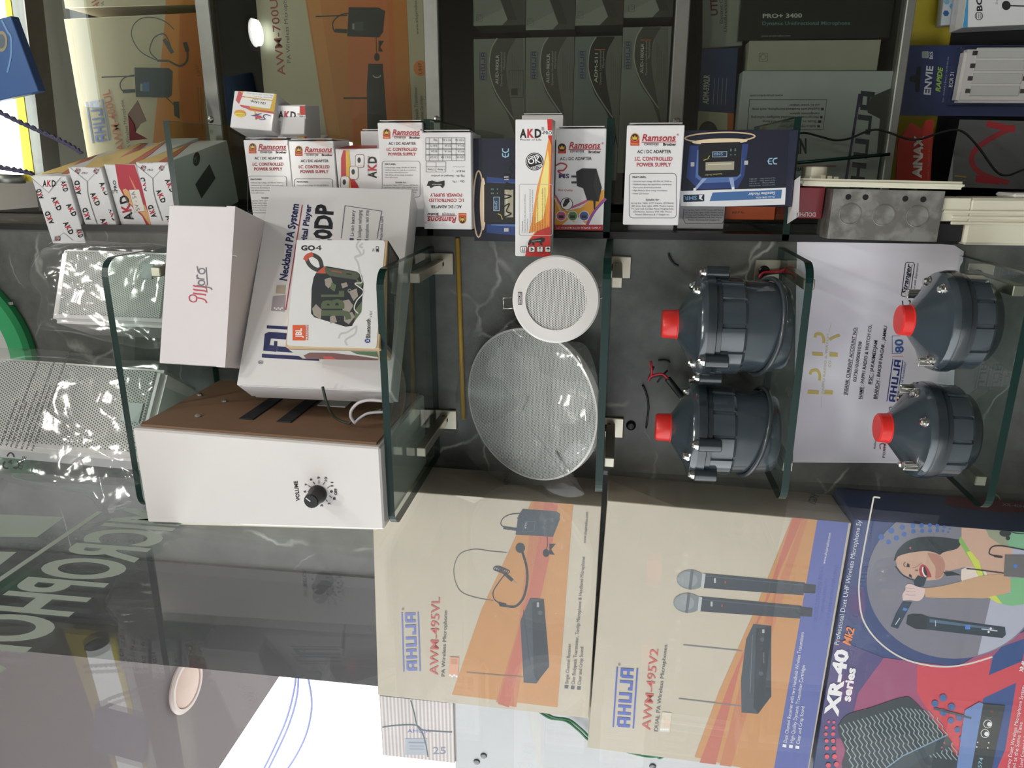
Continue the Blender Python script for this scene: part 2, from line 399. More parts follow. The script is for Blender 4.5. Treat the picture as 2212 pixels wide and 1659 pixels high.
# ------------------------------------------------------------------ the setting
struct(box('floor', (-6, -4, -.05), (2.3, 4, 0), mat('floor_tile', (120, 118, 112), .35, var=.15, scale=6)))
struct(box('ceiling', (-.41, -2.8, 2.75), (2.3, .9, 2.80), PAINTW))
struct(box('wall_right', (2.2, -2.8, 0), (2.3, .9, 2.75), mat('side_wall', (134, 130, 124), .7)))
struct(box('wall_rear', (-.41, -2.9, 0), (2.3, -2.8, 2.75), mat('rear_wall', (124, 118, 110), .7)))
struct(box('wall_back', (-.604, 0, 0), (-.094, .28, 2.75), MARBLE))
struct(box('wall_end', (-.3, .80, 0), (2.3, .88, 2.75), DARK))
struct(box('trim_1', (-.0945, -.004, 0), (-.086, .03, 2.75), mat('black_trim', (20, 21, 21), .4)))
tr = struct(box('trim_2', (-.622, -.006, 0), (-.604, .28, 2.75), mat('dark_trim', (44, 45, 46), .35)))
struct(box('wall_left', (-.80, -.003, 0), (-.622, .26, 2.75), mat('dark_pillar_panel', (26, 27, 29), .4, var=.05, scale=9)))
sof = struct(box('trim_3', (-1.955, -4, 2.70), (-.42, 4, 2.76), mat('porch_soffit', (122, 110, 112), .6, var=.04)))
struct(box('trim_4', (-.46, -4, 2.60), (-.405, -.0, 2.70), mat('soffit_edge', (92, 84, 80), .5)))
# round cover on the porch ceiling
t = empty('porch_light', (-1.535, .79, 2.70), 'round pinkish ceiling light cover above the dark pillar, seen through the window', 'ceiling light')
o = bobj('lamp_shade', lathe_bm([(.066, -.002), (.064, -.010), (.05, -.014), (.0, -.015)], 40), mat('pink_diffuser', (236, 204, 190), .5), t); autosmooth(o)
o = bobj('rim', lathe_bm([(.066, 0), (.082, 0), (.084, -.006), (.078, -.013), (.068, -.013), (.066, -.004)], 40), mat('pale_rim', (232, 214, 206), .4), t); autosmooth(o)

# window pane along the street side, its lettering faces the street
XP = -.412
pane = struct(box('window_1', (XP - .003, -2.75, .02), (XP + .003, -.001, 2.60), PANE))
bpy.context.view_layer.update()
VIN = mat('frosted_vinyl', (168, 178, 168), .5, var=.04)
P = Print(pane, (XP + .003, 0, 0), (1, 0, 0), name='window_lettering')
V, Fc = text_mesh('MICROPHONES', .028, 0.0, 6)
x0, x1 = V[:, 0].min(), V[:, 0].max()
y_of = lambda v: -.200 - (v - x0) / (x1 - x0) * .345
W3 = [(XP + .0036, y_of(v), 1.945 + w / CAP * .083) for v, w in V]
lo = mobj('window_lettering', W3, Fc, VIN, pane)
for pl_ in ([(-160, 1110), (0, 1111), (139, 1117), (80, 1160), (-160, 1158)], [(-120, 1190), (36, 1192), (-2, 1222), (-120, 1290)]):
    q_ = [atX(x, y, XP + .0036) for x, y in pl_]; mobj('window_lettering', q_, [tuple(range(len(q_)))], VIN, pane)
box('window_lettering', (XP + .0034, -.60, 2.053), (XP + .0038, -.214, 2.0595), VIN, pane)

# ------------------------------------------------------------------ wall shelves of glass on clip brackets
def glass_shelf(z, x0, x1, y0, y1, r, label, group, th=.008):
    pts = []
    for cx, cy, a in ((x1 - r, y0 + r, -PI / 2), ) if r else ():
        pts += [(cx + r * math.cos(a + k / 6 * PI / 2), cy + r * math.sin(a + k / 6 * PI / 2)) for k in range(7)]
    if not r: pts += [(x1, y0)]
    pts += [(x1, y1), (x0, y1)]
    if r: pts += [(x0 + r + r * math.cos(PI + k / 6 * PI / 2), y0 + r + r * math.sin(PI + k / 6 * PI / 2)) for k in range(7)]
    else: pts += [(x0, y0)]
    n = len(pts); h = th / 2
    V = [(x, y, -h) for x, y in pts] + [(x, y, h) for x, y in pts]
    Fc = [tuple(range(n))[::-1], tuple(range(n, 2 * n))] + [(i, (i + 1) % n, n + (i + 1) % n, n + i) for i in range(n)]
    o = mobj('glass_shelf', V, Fc, [GLASSF, GEDGE], mw=Matrix.Translation((0, 0, z)), mi=[0, 0] + [1] * n)
    return tag(o, label, 'shelf', group)
SH = [(2.010, .201, -.410, -.105, None), (1.689, .22, -.400, -.108, 1.674), (1.4587, .20, -.356, -.095, 1.446), (1.251, .15, -.374, -.102, 1.2658), (1.044, .165, -.363, -.108, 1.0222)]
where = ['topmost glass wall shelf carrying the wrapped speakers', 'glass wall shelf under the white cartons and the knob speaker', 'glass wall shelf seen edge-on under the round grilles',
         'glass wall shelf carrying the two drivers with cable rings', 'lowest glass wall shelf, in front of the paper notice bottom']
cw = ['beside the wrapped speakers', 'below the white cartons', 'at the round grille shelf', 'at the upper driver shelf', 'at the lowest driver shelf']
BR = mat('bracket_metal', (178, 172, 158), .3, .9, var=.1)
for i, (z, d, xl, xr, zc) in enumerate(SH):
    glass_shelf(z, xl, xr, -d, -.001, .02, where[i], 'glass wall shelves')
    for j, x in enumerate((-.130, -.345)):
        zz = zc if zc else z - .014
        t = empty('shelf_bracket', (x, 0, zz), 'small metal clip bracket %s, %s' % (cw[i], 'nearer the adapter boxes' if j == 0 else 'nearer the window'), 'bracket', 'shelf brackets on the marble')
        box('wall_plate', (-.014, -.005, -.015), (.014, -.0005, .015), BR, t, .001)
        zs = z - .0045 - zz
        box('support_arm', (-.006, -min(.125, d * .72), zs - .012), (.006, -.004, zs), BR, t, .001)
        s = bobj('screw', lathe_bm([(.0, .0), (.0065, 0), (.0065, .002), (.005, .0032), (0, .0035)], 14), mat('dark_screw', (40, 40, 40), .4, .8), t, mw=Matrix.Translation((.0, -.005, .004)) @ Matrix.Rotation(PI / 2, 4, 'X'))
        if zc and i in (1, 2):
            pass
# niche shelves between the marble and the showcase
NZ = [2.036, 1.6889, 1.4635, 1.2485, .860]
nl = ['niche glass shelf under the red lettered power supply stack', 'niche glass shelf under the pile of four adapter boxes', 'niche glass shelf under the inverted adapter box column', 'niche glass shelf under the dark blue meter box', 'niche glass shelf below the cream switch boxes']
for z, l in zip(NZ, nl): glass_shelf(z, -.0935, .048, -.004, .27 if z > 1 else .055, 0, l, 'niche glass shelves')
post = box('niche_post', (-.093, .262, .0), (-.081, .274, 2.40), mat('post_steel', (110, 112, 110), .3, .8)); tag(post, 'slim dark steel upright at the back of the niche shelves', 'post')

# yellow wooden rod lying flat on the marble
a, b = atY(988, 515, -.004), atY(1001, 905, -.004)
tag(tube('yellow_rod', [(a[0], -.004, a[2]), (b[0], -.004, b[2])], .0032, mat('yellow_wood', (186, 150, 62), .5, var=.12)), 'thin yellow wooden rod fixed level along the marble wall', 'rod')
# loose screw and marks of wire ends on the marble
t = empty('wall_screw', tuple(atY(1363, 919, -.0005)), 'single dark screw in the marble next to a bracket', 'screw')
bobj('screw_head', lathe_bm([(.0, .004), (.004, .0035), (.0065, .0018), (.0068, 0)], 14), mat('dark_screw', (40, 40, 40), .4, .8), t, mw=Matrix.Rotation(PI / 2, 4, 'X'))
box('screw_slot', (-.004, -.0046, -.0006), (.004, -.0036, .0006), BLACK, t)
for pts, l in (([(1444, 547), (1447, 557), (1456, 570), (1466, 574)], 'short black wire scrap on the marble near the top clip'), ([(1422, 779), (1437, 778), (1447, 783)], 'tiny black wire scrap beside the red wire ends'),
               ([(1388, 832), (1396, 850), (1401, 880), (1396, 925)], 'longer wavy black wire scrap on the marble below the red wires')):
    tag(tube('wire_scrap', spline([atY(x, y, -.003) for x, y in pts], 4), .0013, BLACK), l, 'wire', 'wire scraps on the marble')

# clock behind the wrapped speakers
c = atY(-100, 760, -.001); t = empty('wall_clock', tuple(c), 'round wall clock with a green rim and grey dial', 'clock')
Rw = Matrix.Rotation(PI / 2, 4, 'X')
o = bobj('rim', lathe_bm([(.104, .004), (.104, .012), (.108, .016), (.132, .016), (.1375, .010), (.1375, 0)], 72), mat('green_rim', (52, 158, 98), .45), t, mw=Rw); autosmooth(o)
d = bobj('dial', lathe_bm([(0, .006), (.106, .006), (.106, .004)], 72), mat('grey_dial', (186, 184, 180), .6), t, mw=Rw)
bpy.context.view_layer.update()
P = Print(d, (c[0], -.0075, c[2]), (0, -1, 0), name='numerals')
P.txt('5', (10, 706), (40, 700), (140, 132, 128), 50);
P.done()
o = box('hour_hand', (-.004, -.0115, 0), (.004, -.0095, .06), BLACK, t); o = box('minute_hand', (0, -.0135, -.003), (.085, -.0115, .003), BLACK, t)

# header over the niche: yellow board, rail, tube lamp
def quadbox(name, px, Y0, Y1, m, parent=None):
    """board running along the wall: px = upper/lower edge at two places"""
    (a, b), (c, d2) = px
    A, B, Cc, D = [atY(*q, Y0) for q in (a, b, c, d2)]          # right-top, right-bottom, left-top, left-bottom
    return hexa(name, [(D[0], Y0, D[2]), (B[0], Y0, B[2]), (B[0], Y1, B[2]), (D[0], Y1, D[2]), (Cc[0], Y0, Cc[2]), (A[0], Y0, A[2]), (A[0], Y1, A[2]), (Cc[0], Y1, Cc[2])], m, parent, 0)
YEL = mat('yellow_panel', (226, 206, 62), .5)
hp = quadbox('header_panel', (((-100, -180), (-2, -180)), ((-60, 392), (76, 392))), .05, .075, YEL); tag(hp, 'yellow board behind the bright tube lamp', 'board')
hr = quadbox('header_rail', (((0, -180), (32, -180)), ((78, 392), (97, 392))), .05, .085, ALU); hr.parent = hp; hr.name = 'rail'
a, b = atY(19, 375, .03), atY(-3, 190, .03); a = Vector(a); b = Vector(b); b = a + (b - a) * 3.2
t = empty('tube_lamp', tuple(a), 'bright white tube lamp in front of the yellow board', 'lamp')
loc = lambda p: tuple(Vector(p) - a)
tube('glowing_tube', [loc(a), loc(b)], .0185, emis('tube_glow', (.95, 1, .96), 2.6), t, 16)
tube('end_cap', [loc(a), loc(a + (a - b).normalized() * .012)], .0195, ALU, t, 16)

# ------------------------------------------------------------------ colours of print
K = (30, 28, 30); RED = (196, 40, 50); NAVY = (42, 58, 128); ORG = (222, 142, 62); GRY = (120, 120, 120); WH = (238, 238, 238); YEL_ = (236, 200, 70)
RRED = (176, 46, 56)

def ramsons_front(P, x, y, s=1.0, inv=False, feat=True, arrows=False):
    """adapter box face; (x,y) = its upper left corner in the photo, s = size, inv = box lies the other way round"""
    def q(u, v): return (x + u * s, y + v * s) if not inv else (x - u * s, y - v * s)
    def T(st, u0, u1, v, c, h, **k): P.txt(st, q(u0, v), q(u1, v), c, h * s, **k)
    def badge(u, v):
        P.poly([q(u + a, v + b) for a, b in ((0, 27), (0, 9), (3, 3), (9.5, 0), (16, 3), (19, 9), (19, 27))], (196, 62, 40))
        P.circ(*q(u + 9.5, v + 9.5), 8.6 * s, (226, 160, 60)); P.circ(*q(u + 9.5, v + 9.5), 7.6 * s, K)
        P.poly([q(u + a, v + b) for a, b in ((4.5, 14), (4, 6), (7, 10), (9.5, 4.5), (12, 10), (15, 6), (14.5, 14))], (226, 180, 70))
        T('Ramsons', u + 2, u + 17, v + 24.5, (240, 220, 120), 3.5)
    badge(12.5, 14)
    T('Ramsons', 37, 109, 31, RRED, 14, bold=.02, shear=.25); P.line([q(36, 34), q(110, 33)], 1.6 * s, RRED); T('®', 111, 116, 20, RRED, 4.5)
    T('रामसन्स', 41, 73, 41, K, 6); T('Brother', 82, 110, 41, K, 5.6, bold=.03)
    if feat:
        T('AC / DC ADAPTER', 27, 99, 57, K, 6.6, bold=.012); T('I.C. CONTROLLED', 22, 102, 73, RRED, 7.8, bold=.018); T('POWER SUPPLY', 26, 99, 85.5, RRED, 7.8, bold=.018)
        x0, y0 = q(10, 100); x1, y1 = q(110, 195)
        P.rrect(min(x0, x1), min(y0, y1), max(x0, x1), max(y0, y1), 7 * s, .9 * s, (60, 70, 110))
        T('FEATURES:', 17, 46, 110, K, 3.6, bold=.02)
        for i, (st, w) in enumerate((('• Universal input voltage 100-300v AC 50/60 hz', 100), ('• Stabilized output, low ripple & low interference', 100), ('• Short circuit & overload protection', 78), ('• High efficience & low energy consumption', 91), ('• Power LED monitor', 52))):
            T(st, 16, w, 118.5 + i * 6.5, (60, 60, 66), 3.1)
        T('Suitable for :', 45, 76, 158, K, 3.8, bold=.015)
        for i, (st, a, b) in enumerate((('Set top box, Tablet, CCTV Camera, LED Boards,', 14, 105), ('LED strips, Solar Lights, ADSL, Modem, Laptop,', 15, 105), ('TV Tuner card, Cordless Phone, Weighing Scale,', 14, 105), ('LCD Monitor, Scanners, DVR, WLL Phones,', 18, 101), ('Printers, Electronics & IT Gadgets etc.', 23, 96))):
            T(st, a, b, 165 + i * 6.1, (60, 60, 66), 3.4)
    return q, T

def flap(c, w, m=None, ang=14, side='R'):
    """thin tuck flap lifting a little from the end of a carton"""
    d = c.d; x = d[0] / 2
    bm = bxm((0, -d[1] * .46, d[2] * .04), (.0008, d[1] * .46, d[2] * .96))
    bobj('tuck_flap', bm, m or WHITE, c.o, mw=Matrix.Translation((x + .0006, 0, 0)) @ Matrix.Rotation(math.radians(2.5), 4, 'Z'))

# --- pile of four on the second niche shelf
A_ = 'adapter boxes on the niche shelves'
defs = [('adapter_box', ((-.0352, .0337, 1.8737), (-3.6, .2, 0), (.1224, .06, .0605)), 'white adapter box with red lettering, topmost of the niche pile', (527, 297), .835),
        ('adapter_box', ((-.0354, .0324, 1.8129), (-2.4, .2, 0), (.1187, .06, .0600)), 'white adapter box with red lettering, second from top of the niche pile', (627, 303), .83),
        ('adapter_box', ((-.0181, .0233, 1.6932), (-3.1, 0, 0), (.1271, .06, .0572)), 'white adapter box with red lettering, lowest of the niche pile', (817, 266), .82)]
for n, sol, l, (x, y), s in defs:
    c = Carton(n, sol, WHITE, l, 'box', A_); ramsons_front(P := c.face('F'), x, y, s); P.done(); flap(c, 0)
    R = c.face('R'); z0 = proj([c.M @ Vector((c.d[0] / 2, 0, c.d[2] / 2))])[0]
    R.circ(z0[0], z0[1], 14, ORG, 5); R.circ(z0[0] - 16, z0[1], 9, (70, 60, 90), 4); R.done()
# white box on its side, red stripe
c = Carton('charger_box', ((-.0391, .0347, 1.7522), (-5, 0, 0), (.11, .06, .0590)), WHITE, 'white charger box printed sideways with yellow and red stripe, between adapter boxes', 'box', A_)
P = c.face('F', (480, 0), 2.9625)
P.poly([(760, 1010), (775, 962), (790, 962), (800, 1420), (760, 1420)], (196, 64, 70)); P.poly([(790, 962), (812, 962), (850, 1420), (800, 1420)], (232, 188, 70)); P.poly([(812, 1100), (870, 1190), (905, 1420), (850, 1420)], RED)
for x, y in ((880, 1030), (842, 1105), (785, 1170)):
    P.rrect(x - 27, y - 42, x + 27, y + 42, 14, 3, (130, 60, 60), WH); P.circ(x - 4, y - 5, 11, (60, 60, 62), 18)
P.akd((985, 1140), (985, 1002), 52); P.txt('Power of Life', (930, 1000), (930, 1125), (130, 110, 110), 12); P.txt('CCTV', (905, 1055), (870, 1055), RED, 9)
P.done()
P = c.face('R', (480, 0), 2.9625); P.poly([(730, 955), (990, 945), (990, 905), (800, 905)], (190, 60, 60)); P.done()
c = Carton('charger_box', ((.006, .095, 1.7505), (2, 0, 0), (.06, .05, .05)), WHITE, 'small plain white carton peeping out behind the striped charger box', 'box', A_); flap(c, 0)
# boxes on top of the pile
c = Carton('charger_box', ((.0489, .0804, 1.8705), (-4, 0, 2), (.0421, .05, .0417)), WHITE, 'small white charger box with red stripe standing on top of the pile', 'box', A_)
P = c.face('F', (480, 0), 2.9625)
P.poly([(497, 655), (560, 665), (560, 900), (490, 900)], (200, 52, 48)); P.poly([(490, 800), (500, 720), (515, 800), (530, 900), (478, 900)], (232, 190, 80))
P.akd((357, 757), (470, 762), 46); P.txt('Power of Life', (358, 785), (475, 792), (110, 110, 110), 10); P.rrect(484, 736, 545, 764, 8, 0, K, WH); P.txt('-PRO', (486, 760), (541, 762), K, 20, bold=.02); P.txt('®', (478, 738), (494, 738), GRY, 14); P.done()
P = c.face('R', (480, 0), 2.9625); P.akd((578, 808), (632, 815), 60); P.txt('Power of', (580, 830), (628, 834), RED, 9); P.done()
c = Carton('charger_box', ((.0527, .0671, 1.9072), (16, -3, 6), (.0492, .05, .0620)), WHITE, 'small tilted carton with yellow print and a star, on top of the pile', 'box', A_)
P = c.face('F', (480, 170), 9.217)
P.poly([(330, 150), (1160, 230), (1040, 700), (560, 640), (340, 520)], (214, 176, 60)); P.poly([(330, 230), (430, 320), (560, 590), (1030, 660), (1030, 700), (560, 620), (380, 560), (270, 430)], (206, 84, 90))
P.poly([(450, 190), (1060, 250), (1000, 425), (395, 345)], WH); P.poly([(390, 365), (995, 445), (950, 600), (330, 515)], WH)
P.txt('12V-1Amp.', (865, 470), (560, 430), K, 44, bold=.03); P.txt('DC PIN', (845, 415), (610, 390), (160, 60, 60), 26); P.txt('Quantity  One Pc.', (1000, 375), (630, 345), GRY, 22); P.txt('Mfg. Date : See on Product', (1010, 330), (490, 278), GRY, 20)
P.circ(355, 690, 118, (232, 160, 50), 72, .1); P.circ(350, 715, 100, (238, 214, 60), 50, .1); P.txt('POWER', (430, 705), (280, 705), (150, 90, 30), 26); P.txt('POSSION', (450, 660), (275, 655), (150, 90, 30), 22)
P.poly([(640, 650), (690, 700), (650, 740)], (222, 160, 60)); P.poly([(560, 735), (800, 680), (700, 735), (630, 750)], (60, 70, 150)); P.poly([(650, 740), (760, 735), (820, 790), (720, 785), (665, 820)], (196, 70, 70))
P.line(spl2([(970, 745), (880, 715), (820, 735), (830, 775), (850, 800), (790, 815), (725, 795)]), 16, (60, 66, 130)); P.done()
c = Carton('charger_box', ((.0445, .075, 1.8706), (18, 0, 0), (.040, .045, .034)), WHITE, 'dark red and white carton half hidden under the star carton', 'box', A_)
P = c.face('F', (480, 0), 2.9625); P.poly([(38, 800), (95, 810), (140, 1100), (90, 1100)], (120, 40, 44)); P.circ(112, 850, 22, (90, 60, 80)); P.circ(125, 905, 20, (50, 96, 90)); P.poly([(205, 835), (225, 840), (228, 870), (212, 868)], (60, 90, 150)); P.done()
c = Carton('charger_box', ((-.02, .13, 1.8741), (-14, 0, 0), (.10, .05, .05)), WHITE2, 'pale carton lying at the back of the pile, red end', 'box', A_)

# --- third niche shelf column
c = Carton('adapter_box', ((-.0238, .0035, 1.4678), (.7, 0, 0), (.1174, .066, .0587)), WHITE, 'adapter box with a plug picture and orange bottom band, base of the column', 'box', A_)
P = c.face('F', (900, 0), 2.9625)
P.poly([(885, 1440), (885, 1290), (960, 1350), (1050, 1330), (1130, 1260), (1215, 1200), (1215, 1440)], (228, 160, 52)); P.poly([(930, 1440), (1010, 1370), (1090, 1440)], WH); P.poly([(1080, 1440), (1190, 1300), (1215, 1290), (1215, 1440)], WH)
P.line(spl2([(885, 1250), (950, 1330), (1060, 1300), (1150, 1240)]), 14, (190, 90, 140)); P.line(spl2([(1090, 1440), (1140, 1350), (1210, 1270)]), 18, (150, 80, 150)); P.line(spl2([(885, 1265), (930, 1360), (1010, 1420)]), 12, (236, 200, 120))
P.rect(875, 1438, 1220, 1482, (176, 40, 44)); P.txt('I.C. CONTROLLED POWER SUPPLY', (897, 1466), (1178, 1466), WH, 13)
P.circ(930, 945, 27, (226, 150, 60)); P.rect(905, 945, 957, 982, (196, 60, 40)); P.circ(930, 943, 25, K); P.poly([(915, 955), (913, 932), (922, 944), (930, 928), (938, 944), (947, 932), (945, 955)], (226, 180, 70))
P.txt('Ramsons', (975, 950), (1175, 950), RRED, 40, bold=.02, shear=.25); P.line([(972, 957), (1180, 955)], 5, RRED); P.txt('®', (1183, 925), (1197, 925), RRED, 14); P.txt('रामसन्स', (980, 978), (1072, 978), K, 17); P.txt('Brother', (1100, 980), (1178, 980), K, 16, bold=.03)
P.txt('AC / DC ADAPTER', (917, 1026), (1120, 1024), K, 19, bold=.012)
P.line(spl2([(890, 1060), (925, 1045), (960, 1060), (940, 1090), (905, 1095), (950, 1130)]), 9, (190, 60, 70)); P.txt('MS', (910, 1140), (977, 1140), (60, 60, 110), 26, bold=.03); P.txt('Best Quality', (905, 1222), (1000, 1225), (190, 60, 60), 14, shear=.25)
P.poly([(1020, 1100), (1060, 1078), (1150, 1080), (1185, 1200), (1165, 1290), (1090, 1280), (1065, 1205), (1025, 1190)], (28, 28, 30)); P.poly([(1150, 1080), (1185, 1200), (1165, 1290), (1130, 1190)], (46, 46, 50))
for y in (1130, 1168): P.rect(990, y - 6, 1026, y + 6, (60, 60, 62))
P.poly([(1130, 1280), (1146, 1280), (1142, 1340), (1134, 1340)], (28, 28, 30))
P.circ(960, 1305, 40, (28, 28, 30)); P.circ(960, 1305, 36, WH); P.poly([(935, 1310), (950, 1275), (975, 1270), (980, 1290), (955, 1320), (938, 1325)], (28, 28, 30))
for x, cc in ((925, (196, 90, 130)), (998, (90, 130, 80)), (1072, (70, 90, 150))): P.circ(x, 1382, 33, WH); P.circ(x, 1382, 29, cc); P.rect(x - 16, 1378, x + 16, 1396, (40, 36, 40))
P.done(); P = c.face('R', (900, 0), 2.9625); P.txt('Ramsons', (1125, 845), (920, 838), (190, 90, 90), 16, bold=.02); P.done(); flap(c, 0)
c = Carton('charger_box', ((-.0325, -.0596, 1.5268), (-.3, 0, 0), (.1517, .042, .0412)), WHITE, 'long white and red charger box with flame print, sticking out furthest', 'box', A_)
P = c.face('F', (900, 0), 2.9625)
P.poly([(835, 762), (890, 762), (873, 1650), (690, 1650), (735, 1500), (800, 1250), (850, 1020)], (200, 44, 40)); P.poly([(845, 880), (862, 930), (855, 1150), (850, 1450), (770, 1480), (700, 1560), (740, 1400), (770, 1200), (820, 1020)], (232, 150, 60))
P.poly([(840, 960), (848, 1040), (840, 1250), (810, 1400), (760, 1430), (770, 1290), (800, 1130)], (244, 226, 140)); P.poly([(645, 1600), (700, 1500), (760, 1480), (700, 1560), (680, 1650), (645, 1650)], (232, 232, 232))
P.akd((660, 880), (798, 880), 52); P.txt('®', (798, 835), (816, 835), K, 20); P.rrect(800, 835, 872, 866, 10, 0, K, WH); P.txt('-PRO', (802, 860), (866, 860), K, 20, bold=.02); P.txt('Power of Life', (662, 900), (798, 900), (90, 90, 92), 12)
P.circ(754, 1034, 57, K); P.ring(754, 1034, 50, 2.5, WH); P.txt('OK', (715, 1052), (795, 1040), WH, 36, bold=.02); P.txt('100%', (712, 1022), (785, 1004), WH, 18, bold=.02); P.txt('TESTED', (735, 1086), (805, 1062), WH, 15, bold=.02)
P.rrect(655, 1180, 868, 1507, 12, 3, (205, 190, 180))
for i, (st, b) in enumerate((('☐ Ready Needle', 1415), ('Keep two of the chip, and carry on with you', 1245), ('☐ Overload Features', 1400), ('To be at utmost accuracy with finest internal power and', 1210), ('auxiliary and solidified by the power and the consent', 1215), ('☐ Keep Powered', 1390), ('Build in surge protection to guard you PC', 1265), ('☐ Detailed', 1420), ('Tested with all available products, this to use any lifetime', 1205), ('the highest quality for finished, for satisfactory products to your', 1200), ('home.', 1440))):
    P.txt(st, (680 + i * 16, 1490), (680 + i * 16, b), (150, 90, 70) if i > 4 else (110, 105, 105), 8)
P.poly([(712, 1560), (722, 1535), (760, 1528), (800, 1518), (822, 1525), (815, 1548), (800, 1552), (806, 1568), (794, 1568), (785, 1552), (750, 1552), (755, 1568), (742, 1568), (735, 1550), (722, 1568), (712, 1568)], K); P.txt('MAKE IN INDIA', (738, 1546), (795, 1541), WH, 6)
for i, x in enumerate((684, 737, 789, 841)):
    P.rrect(x - 19, 1577, x + 19, 1613, 6, 3, K, WH)
    if i == 0: P.line([(x - 12, 1606), (x + 12, 1606)], 3, K); P.line([(x - 6, 1604), (x - 6, 1584)], 4, K); P.line([(x + 6, 1604), (x + 6, 1584)], 4, K)
    if i == 1: P.ring(x, 1595, 10, 5, K, 3); P.circ(x, 1595, 3, WH)
    if i == 2: P.poly([(x - 8, 1583), (x + 8, 1583), (x, 1596)], K); P.line([(x, 1595), (x, 1607)], 2.5, K); P.line([(x - 6, 1607), (x + 6, 1607)], 2.5, K)
    if i == 3: P.poly([(x - 12, 1595), (x - 7, 1586), (x, 1583), (x + 7, 1586), (x + 12, 1595)], K); P.line([(x, 1595), (x, 1607)], 2.5, K)
P.done()
def smr_face(P, q, s=1.0):
    """q maps box-face units (0..700 across, 0..500 down, read from the inverted box) to the photo"""
    NB = (24, 28, 46)
    P.poly([q(0, 0), q(700, 0), q(700, 390), q(0, 390)], NB)
    P.poly([q(60, 90), q(440, 90), q(420, 300), q(380, 380), q(120, 380), q(40, 300)], (44, 66, 122)); P.poly([q(110, 120), q(400, 120), q(400, 300), q(350, 340), q(150, 340), q(100, 300)], (84, 114, 172))
    el = [q(255 + 225 * math.cos(t), 40 + 32 * math.sin(t)) for t in [k / 24 * 2 * PI for k in range(24)]]; P.line(el, 9 * s, (214, 186, 150), True)
    P.poly([q(255 + 180 * math.cos(t), 68 + 20 * math.sin(t)) for t in [k / 20 * 2 * PI for k in range(20)]], (232, 210, 176))
    for u in (70, 420): P.poly([q(u - 2, 200), q(u + 22, 200), q(u + 22, 228), q(u - 2, 228)], (190, 190, 190))
    P.poly([q(135, 75), q(385, 75), q(400, 95), q(395, 285), q(375, 305), q(140, 305), q(118, 285), q(118, 95)], (26, 26, 32))
    P.poly([q(165, 203), q(352, 203), q(352, 258), q(165, 258)], (168, 162, 140)); P.line([q(180, 218), q(335, 218)], 4 * s, (225, 222, 205))
    P.poly([q(210, 135), q(302, 135), q(302, 170), q(210, 170)], (40, 60, 84)); P.line([q(210, 135), q(302, 135), q(302, 170), q(210, 170)], 3 * s, (180, 200, 214), True); P.txt('SMR', q(275, 140), q(215, 140), (150, 180, 200), 18 * s)
    for u in (328, 356):
        for v in (118, 128, 155): P.poly([q(u - 5, v), q(u + 5, v), q(u + 5, v + 7), q(u - 5, v + 7)], (90, 130, 120))
    P.line([q(150, 190), q(180, 180), q(190, 160)], 5 * s, (180, 170, 70)); P.txt('Satellite Finder', q(275, 278), q(160, 284), (190, 180, 120), 10 * s)
    for u0, u1 in ((145, 95), (320, 350)): P.poly([q(u0, 310), q(u0 + 30, 310), q(u1 + 10, 385), q(u1 - 10, 385)], (150, 170, 210)); P.poly([q(u1 - 8, 372), q(u1 + 8, 372), q(u1 + 8, 388), q(u1 - 8, 388)], (235, 238, 245))
    P.line([q(600, 190), q(580, 192), q(572, 208), q(580, 226), q(600, 228)], 7 * s, (150, 190, 214)); P.line([q(632, 190), q(612, 192), q(604, 208), q(612, 226), q(632, 228)], 7 * s, (150, 190, 214)); P.line([q(575, 208), q(595, 208)], 5 * s, (150, 190, 214))
    for i, st in enumerate(('Input Level Min:   -40 dBm', 'Input Level Max:   -10 dBm', 'Supply Voltage:   13-18 V DC', 'Input Frequency:   950-2150 MHz')): P.txt(st, q(625, 318 + i * 15), q(455, 320 + i * 15), (150, 160, 170), 7 * s)
    P.poly([q(0, 388), q(700, 388), q(700, 500), q(0, 500)], (228, 230, 234)); P.poly([q(215, 405), q(675, 400), q(672, 458), q(195, 462)], (70, 112, 166))
    P.poly([q(20, 415), q(160, 415), q(160, 462), q(20, 462)], (30, 40, 58)); P.txt('SMR', q(110, 424), q(25, 424), (110, 150, 190), 24 * s, bold=.02); P.poly([q(125, 420), q(150, 418), q(140, 440), q(155, 455), q(125, 445)], (220, 230, 240))
    P.txt('Satellite Finder', q(630, 412), q(450, 414), WH, 18 * s, shear=.2, bold=.01); P.txt('Model: SMR-9506', q(628, 440), q(505, 442), WH, 12 * s)
NAVYM = mat('navy_card', (36, 42, 62), .35, coat=.3)
c = Carton('meter_box', ((-.0373, .012, 1.5305), (1.4, 0, 0), (.1229, .06, .0978)), NAVYM, 'dark blue signal meter box standing on end, scribbled in black marker', 'box', A_)
# here the long side of the print stands across the photo: bottom edge (z low) at the right
PX = lambda u, v: (1020 + v / 500 * 172, 522 - u / 700 * 223)
P = c.face('F'); smr_face(P, PX, .335)
P.line(spl2([(1104, 348), (1108, 356), (1100, 364), (1106, 372), (1099, 380)]), 2.6, (14, 14, 16)); P.line(spl2([(1086, 386), (1106, 384)]), 2.6, (14, 14, 16)); P.line(spl2([(1092, 395), (1103, 398), (1090, 404), (1104, 410)]), 2.6, (14, 14, 16)); P.line(spl2([(1086, 420), (1104, 424), (1088, 430)]), 2.6, (14, 14, 16)); P.line(spl2([(1084, 450), (1100, 440), (1094, 456), (1104, 462), (1086, 470)]), 2.6, (14, 14, 16)); P.done()
c = Carton('adapter_box', ((-.0266, .0022, 1.6288), (1.7, 0, 0), (.1146, .066, .0605)), WHITE, 'white adapter box lying the other way round with a printed table, top of the column', 'box', A_)
